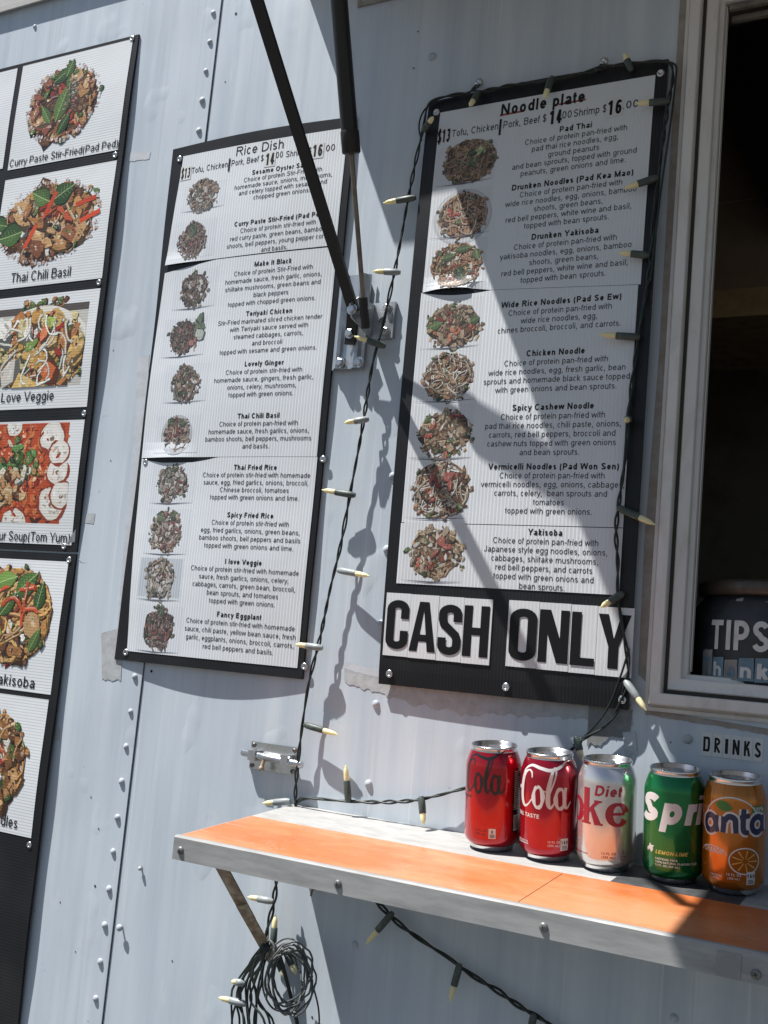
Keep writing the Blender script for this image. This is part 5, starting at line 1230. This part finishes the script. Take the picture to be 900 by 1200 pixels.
# ================================================================== struts and brackets that hold the hatch
gs = thing('gas_strut', (-.812,-.06,1.90), 'black gas strut with thin rod rising from the wall bracket', 'gas strut')
P0 = W(427,366,.042); DR = (Vector((-.8175,-.229,2.415)) - P0).normalized()
b = MB(); b.tube([P0 + DR*.018, P0 + DR*.222], .0034, 12); b.build('rod', ROD, gs)
b = MB(); b.tube([P0 + DR*.209, P0 + DR*.211, P0 + DR*.237, P0 + DR*.239], [.0110,.0126,.0126,.0118], 24); b.build('end_cap', RUBBER, gs)
b = MB(); b.tube([P0 + DR*.239, P0 + DR*.530], .0115, 24); b.build('cylinder', CYL_BLACK, gs)
b = MB(); b.tube([P0 + DR*.530, P0 + DR*.548], .005, 10); b.build('end_fitting', BLACK_METAL, gs)
b = MB(); b.tube([P0 - DR*.022, P0 + DR*.020], .0062, 12); b.build('end_fitting', BLACK_METAL, gs)
fb = thing('prop_bar', (-.843,-.040,1.90), 'flat black prop bar crossing in front of the rice dish board', 'prop bar')
A0, A1 = Vector((-.843,-.040,1.914)), Vector((-.869,-.449,2.4135))
dB = (A1-A0).normalized()
b = MB(); b.bar(A0 - dB*.004, A1, .0160, .0055, (1,.1,0)); b.build('bar', BLACK_METAL, fb)
b = MB(); q0, q1 = W(414,352,.040), W(411,400,.024); b.bar(q0, q1, .0150, .005, (1,0,0)); b.build('bent_foot', BLACK_METAL, fb)
br = thing('strut_bracket', (-.866,-.004,1.90), 'galvanised ribbed bracket plate bolted beside the rice dish board', 'bracket')
# ribbed channel plate
x0, z1 = -.8905, 1.9745; x1, z0 = -.8395, 1.8380
prof = [(0,.0012),(.004,.0030),(.007,.0085),(.011,.0105),(.015,.0085),(.0175,.0042),(.0255,.0036),(.0335,.0042),(.036,.0085),(.040,.0105),(.044,.0085),(.047,.0030),(.051,.0012)]
b = MB(); vs = []; n = len(prof)
for z in (z1, z0):
    for a, d in prof: vs.append((x0+a, -d-.006, z))
for z in (z1, z0):
    for a, d in prof: vs.append((x0+a, -d-.003, z))
b.add(vs, [(i, n+i, n+i+1, i+1) for i in range(n-1)] + [(2*n+i, 2*n+i+1, 3*n+i+1, 3*n+i) for i in range(n-1)] + [(i, i+1, 2*n+i+1, 2*n+i) for i in range(n-1)] + [(n+i, 3*n+i, 3*n+i+1, n+i+1) for i in range(n-1)] + [(0,2*n,3*n,n),(n-1,2*n-1,4*n-1,3*n-1)])
b.box((x0+.006,-.0062,z0+.004),(x1-.006,-.0004,z1-.004)); b.build('plate', GALV, br)
def hexbolt(q, parent, r=.0058, hgt=.0045):
    b = MB(); ax_ = (0,-1,0)
    b.lathe([(r*1.35,0),(r*1.35,.0009)], 18, q, ax_); b.lathe([(r,.0009),(r,hgt),(r*.8,hgt+.0006),(0,hgt+.0006)], 6, q, ax_, smooth=False); b.lathe([(r*1.35,.0009),(0,.0009)], 18, q, ax_); return b.build('bolt', STEEL, parent)
for p_, d in (((398.5,425),.0125),((420.5,424.5),.0125)):
    q = W(*p_, d); hexbolt(q, br)
for p_, d in (((412.7,362.5),.046),((410,390.5),.028)):
    q = W(*p_, d); hexbolt(q, fb)
b = MB(); q0, q1 = W(413,378,.020), W(410.5,404,.016); b.bar(q0, q1, .0165, .006, (1,0,0)); b.build('backing_tab', BLACK_METAL, br)
bb = thing('ball_stud_bracket', (-.815,-.004,1.91), 'steel angle bracket with a ball stud holding the gas strut', 'bracket')
x0, z1 = WX(438,356,.004); x1, z0 = WX(468,393,.004)
z0 = z1-.052; x1 = x0+.036
b = MB(); b.box((x0,-.0062,z0),(x1,-.0004,z1))
pts = [(x0+.001,-.0062,z1-.003),(x0-.004,-.040,z1-.001),(x0-.010,-.052,z1-.014),(x0-.009,-.046,z0+.020),(x0+.000,-.0062,z0+.002)]
fl = [Vector(p) for p in pts]; b.add([tuple(p) for p in fl] + [tuple(p + Vector((.0025,-.0004,0))) for p in fl], [(0,1,2,3,4),(9,8,7,6,5)] + [(i,5+i,5+(i+1)%5,(i+1)%5) for i in range(5)])
b.build('angle_plate', GALV, bb)
b = MB(); b.tube([(x0+.004,-.030,(z0+z1)/2+.004), P0 + Vector((-.003,.003,-.006))], .0036, 12); b.build('stud', STEEL, bb)
for zz in (z1-.009, z0+.010): hexbolt(Vector((x1-.011,-.0063,zz)), bb, .0052)
b = MB(); disc(b, x1-.018, (z0+z1)/2, .0052, -.0066, 14); b.build('slot_hole', HOLE, bb)

# ================================================================== sliding bolt latch
la = thing('slide_bolt', (-.94,-.002,1.29), 'small steel sliding bolt on the wall above the counter end', 'latch')
x0, z1 = WX(295.5,868.5,.001); x1, z0 = WX(347,905,.001); z0 = z1-.037
b = MB(); b.box((x0,-.0022,z0),(x1,-.0003,z1)); b.build('back_plate', STEEL, la)
zb_ = (z0+z1)/2+.0005
b = MB(); b.tube([(x0-.008,-.0108,zb_+.002),(x0-.0065,-.0108,zb_+.002),(x1+.0135,-.0108,zb_-.003),(x1+.015,-.0108,zb_-.003)], [.0040,.0050,.0050,.0042], 16); b.build('bolt_rod', STEEL, la)
for xa, xb in ((x0+.006,x0+.018),(x1-.018,x1-.006)):
    b = MB(); b.box((xa,-.0165,zb_-.0065),(xb,-.0148,zb_+.0070)); b.box((xa,-.0147,zb_+.0056),(xb,-.0024,zb_+.0070)); b.box((xa,-.0147,zb_-.0065),(xb,-.0024,zb_-.0052)); b.build('guide', STEEL, la)
b = MB(); b.tube([(x0+.031,-.012,zb_-.002),(x0+.031,-.016,zb_-.014)], .0026, 10); b.lathe([(0,-.004),(.0036,-.002),(.0036,.002),(0,.004)], 12, (x0+.031,-.0165,zb_-.0150)); b.build('knob', RUST, la)
for xa in (x0+.005, x1-.005):
    for zz in (z1-.0045, z0+.0045): screw(xa, -.0023, zz, (0,-1,0), la, .0034)
# loose screws left in the wall
for (p_, lab) in (((143.5,1086.5),'rusty screw standing out of the wall right of the rivet row'),((166,1017.5),'small screw stub in the wall left of the counter')):
    q = W(*p_, 0); sc = thing('wall_screw', (q.x,0,q.z), lab, 'screw'); k = 1.0 if p_[0] < 150 else .5
    b = MB(); b.tube([(q.x,0,q.z),(q.x,-.006*k,q.z)], .0015, 8); b.build('shank', weathered_screw, sc)
    b = MB(); b.lathe([(.0042*k+.001,0),(.004*k+.001,.0015),(.002,.003),(0,.003)], 14, (q.x,-.006*k,q.z), (0,-1,0)); b.build('screw_head', RIVET, sc)

# ================================================================== string lights
def twisted(mb, pts, r=.00135, off=.00130, pitch=.062, per=10, wires=2, seed=0):
    P = spline(pts, per); n = len(P); acc = [0.0]
    for i in range(1, n): acc.append(acc[-1] + (P[i]-P[i-1]).length)
    step = .0035; out = []; L = acc[-1]; k = 0
    s_ = 0.0
    while s_ <= L:
        while k < n-2 and acc[k+1] < s_: k += 1
        t_ = (s_-acc[k])/max(1e-9, acc[k+1]-acc[k]); out.append((P[k].lerp(P[k+1], min(1, t_)), (P[k+1]-P[k]).normalized(), s_)); s_ += step
    for w in range(wires):
        ph = 2*math.pi*w/wires + seed; ln = []
        for p, d, a in out:
            u = Vector((0,1,0)) - d*d.y; u = u.normalized() if u.length > 1e-6 else d.orthogonal().normalized(); v = d.cross(u)
            th = ph + 2*math.pi*a/pitch + 1.3*math.sin(a*23+seed); o_ = off*(1 + .45*math.sin(a*37+seed))
            ln.append(p + u*o_*math.cos(th) + v*o_*math.sin(th))
        mb.tube(ln, r, 6)
def bulb(par, base, tip, pale=False):
    base, tip = Vector(base), Vector(tip); d = (tip-base); L_ = d.length; d.normalize()
    b = MB(); s_ = .55*L_
    b.tube([base - d*.004, base, base + d*s_*.25, base + d*s_*.97, base + d*s_], [.0030,.0044,.0047,.0045,.0040], 12); so_ = b.build('socket', SOCKET_PALE if pale else SOCKET, par)
    b = MB(); f = lambda t: base + d*(s_ + (L_-s_)*t)
    b.tube([f(-.05), f(0), f(.12), f(.55), f(.74), f(.86), f(.95), f(1.0)], [.0034,.0036,.0038,.0034,.0026,.0013,.0011,.0004], 12); b.build('bulb', BULB, so_)
def pts_d(*q): return [W(a, b_, d) for a, b_, d in q]
s1_ = thing('string_lights', W(340,942,.01), 'string of cream mini lights looped around the noodle board and down to the counter', 'string lights', 'light strings on the truck')
b = MB()
twisted(b, pts_d((346,944,.010),(347,915,.012),(353,860,.014),(362,800,.014),(375,748,.014),(387,690,.014),(399,640,.014),(411,575,.014),(424,505,.015),(436,430,.016),(447,388,.018),(459,335,.018),(468,290,.017),(478,235,.016),(487,190,.015),(496,150,.018),(500,128,.019),(507,118,.018),(530,111.5,.017),(570,106,.018),(600,99.5,.018),(640,94.5,.019),(687,84.5,.019),(713,77.5,.019),(753,73,.018),(778,71.5,.018),(787,77,.019),(788,95,.019),(782,128,.019),(776,170,.021),(771,210,.022),(766,250,.023),(764,290,.023),(759,330,.023),(749,388,.024),(742,440,.024),(736,490,.024),(736,516,.024),(728,570,.024),(722,620,.024),(724,660,.023),(724,698,.022),(731,743,.020),(736,776,.018),(733,804,.014),(716,844,.012),(680,868,.012)))
b.build('cord', CORD, s1_)
b = MB(); twisted(b, pts_d((345,948,.006),(352,937,.012),(372,936,.014),(400,938.5,.014),(440,940,.012),(480,938.5,.012),(512,932.5,.012),(548,923,.010),(580,917,.006),(620,905,.004),(660,885,.006),(682,868,.010)), seed=2); b.build('cord', CORD, s1_)
# a third loose wire that bulges away from the corner of the board, and a slack strand by the right edge
b = MB(); b.tube(spline(pts_d((494,165,.016),(491,150,.015),(494,135,.014),(504,122,.014),(522,113,.015),(545,110,.016)), 8), .0013, 6)
b.build('loose_wire', CORD, s1_)
b = MB(); b.tube(spline(pts_d((737,760,.020),(728,790,.016),(712,830,.012),(690,858,.010),(672,873,.008)), 8), .0013, 6)
b.build('loose_wire', CORD, s1_)
b = MB(); b.tube(spline(pts_d((741,455,.028),(735,490,.032),(733,520,.030),(730,560,.026)), 8), .0013, 6)
b.build('loose_wire', CORD, s1_)
b = MB(); b.tube(spline(pts_d((770,72,.020),(791,76,.021),(791,100,.021),(785,150,.022),(777,205,.023),(770,260,.024),(762,330,.024)), 8), .0014, 6); b.build('loose_wire', CORD, s1_)
BULBS = [((484,232,.018),(449,238,.026),0),((466,319,.020),(437,318,.032),1),((448.7,405,.022),(415,394,.040),0),((429,491.5,.018),(403.5,495.5,.030),1),((413,580,.016),(377,574,.022),0),((398.5,668.6,.016),(433,675,.026),1),
 ((374.7,759,.018),(346,755,.024),1),((359.5,850,.016),(396,861,.020),0),((337,939,.014),(307.5,941.5,.020),1),((408,937,.016),(405,896.5,.020),0),((494,937,.016),(496.5,967,.022),0),
 ((560,110,.022),(550,124.5,.034),0),((646,93,.022),(637.5,116,.032),0),((739,80,.018),(731,62,.022),0),((498,151,.022),(508,136.5,.032),0),
 ((781,119,.022),(744,121.5,.032),0),((767.5,209,.024),(731,221,.036),0),((757,299,.026),(724.5,296,.036),0),((746,395,.026),(702,392,.036),0),((737,491,.028),(733.5,492.5,.054),0),((727,596,.026),(768,615,.026),0),((727,697,.024),(704,711.5,.034),0),((735,801,.016),(757.5,833,.028),1),((676,867,.012),(682,890,.016),0)]
for a, c, pl in BULBS: bulb(s1_, W(*a), W(*c), bool(pl))
s2_ = thing('string_lights', W(540,1133,.02), 'dark light string slanting down the shaded wall below the counter', 'string lights', 'light strings on the truck')
b = MB(); twisted(b, pts_d((425,1046,.020),(439,1055,.018),(467,1082,.014),(500,1106,.012),(525,1122,.012),(555,1144,.012),(583,1161,.012),(610,1180,.012),(639,1197,.012),(680,1228,.012)), .0017, .0016); b.build('cord', CORD, s2_)
for a, c in (((458,1072,.018),(429,1106,.024)),((538,1133,.016),(527,1174,.022)),((625,1192,.016),(620,1218,.020))): bulb(s2_, W(*a), W(*c))
s3_ = thing('string_lights', W(315,1110,.02), 'coiled bundle of light string hung over the rusty support leg', 'string lights', 'light strings on the truck')
b = MB(); twisted(b, pts_d((325,1020,.022),(323,1040,.020),(320,1062,.020),(314,1086,.022),(312,1104,.030),(316,1118,.034)), .0017, .0017); b.build('cord', CORD, s3_)
r_ = random.Random(8)
b = MB()
for k in range(9):
    cx, cy = 339 + r_.uniform(-8,5), 1146 + r_.uniform(-7,6); rx, ry = 27 + r_.uniform(-9,5), 36 + r_.uniform(-10,7); ro = .25 + r_.uniform(-.45,.45)
    loop = []
    for i in range(25):
        a = 2*math.pi*i/24; u, v = rx*math.cos(a), ry*math.sin(a); loop.append(W(cx + u*math.cos(ro)-v*math.sin(ro), cy + u*math.sin(ro)+v*math.cos(ro), .030 + .006*math.sin(a*2+k) + .003*k + r_.uniform(-.0025,.0025)) + Vector((r_.uniform(-.0014,.0014), 0, r_.uniform(-.0018,.0018))))
    b.tube(spline(loop, 3), .0013, 6)
b.tube(spline([W(308,1108,.035), W(316,1102,.045), W(322,1112,.048), W(321,1130,.045), W(315,1150,.042), W(312,1170,.04)], 6), .0016, 6)
b.build('coil', CORD_GREY, s3_)
b = MB()
for k, (xe, d) in enumerate(((262,.030),(268,.030),(276,.036),(284,.028),(288,.044),(291,.040),(300,.034),(306,.042),(272,.042),(312,.036),(318,.03),(280,.046),(296,.030))):
    x_ = 311 + r_.uniform(-4,4); mid = xe + (x_-xe)*.42 + r_.uniform(-5,1)
    j = lambda q: r_.uniform(-q, q); xe = 313 + (xe-313)*.82
    b.tube(spline([W(x_+3,1103,.034), W(x_-1,1111+j(3),.040), W((x_+mid)/2-3+j(4),1130+j(5),.042), W(mid-4+j(5),1150+j(4),.044), W(mid-6+j(6),1172+j(5),.040), W(xe+j(5),1200,d), W(xe+j(8),1260,d)], 6), .0015, 6)
b.tube(spline([W(318,1104,.04), W(327,1118,.040), W(335,1145,.036), W(344,1180,.03), W(352,1215,.03)], 6), .0026, 8)
b.tube(spline([W(330,1108,.03), W(355,1130,.03), W(368,1160,.028), W(374,1190,.026), W(372,1225,.026)], 6), .0012, 6)
b.build('hanging_strands', CORD, s3_)
for a, c, pl in (((317,1056,.022),(290,1051,.028),1),((284,1152,.044),(271,1150,.050),1),((285,1176,.042),(256,1169,.050),1),((320,1106,.024),(323,1072,.020),0),((326,1127,.030),(334,1146,.034),0),((336,1118,.026),(347,1142,.026),0)): bulb(s3_, W(*a), W(*c), bool(pl))
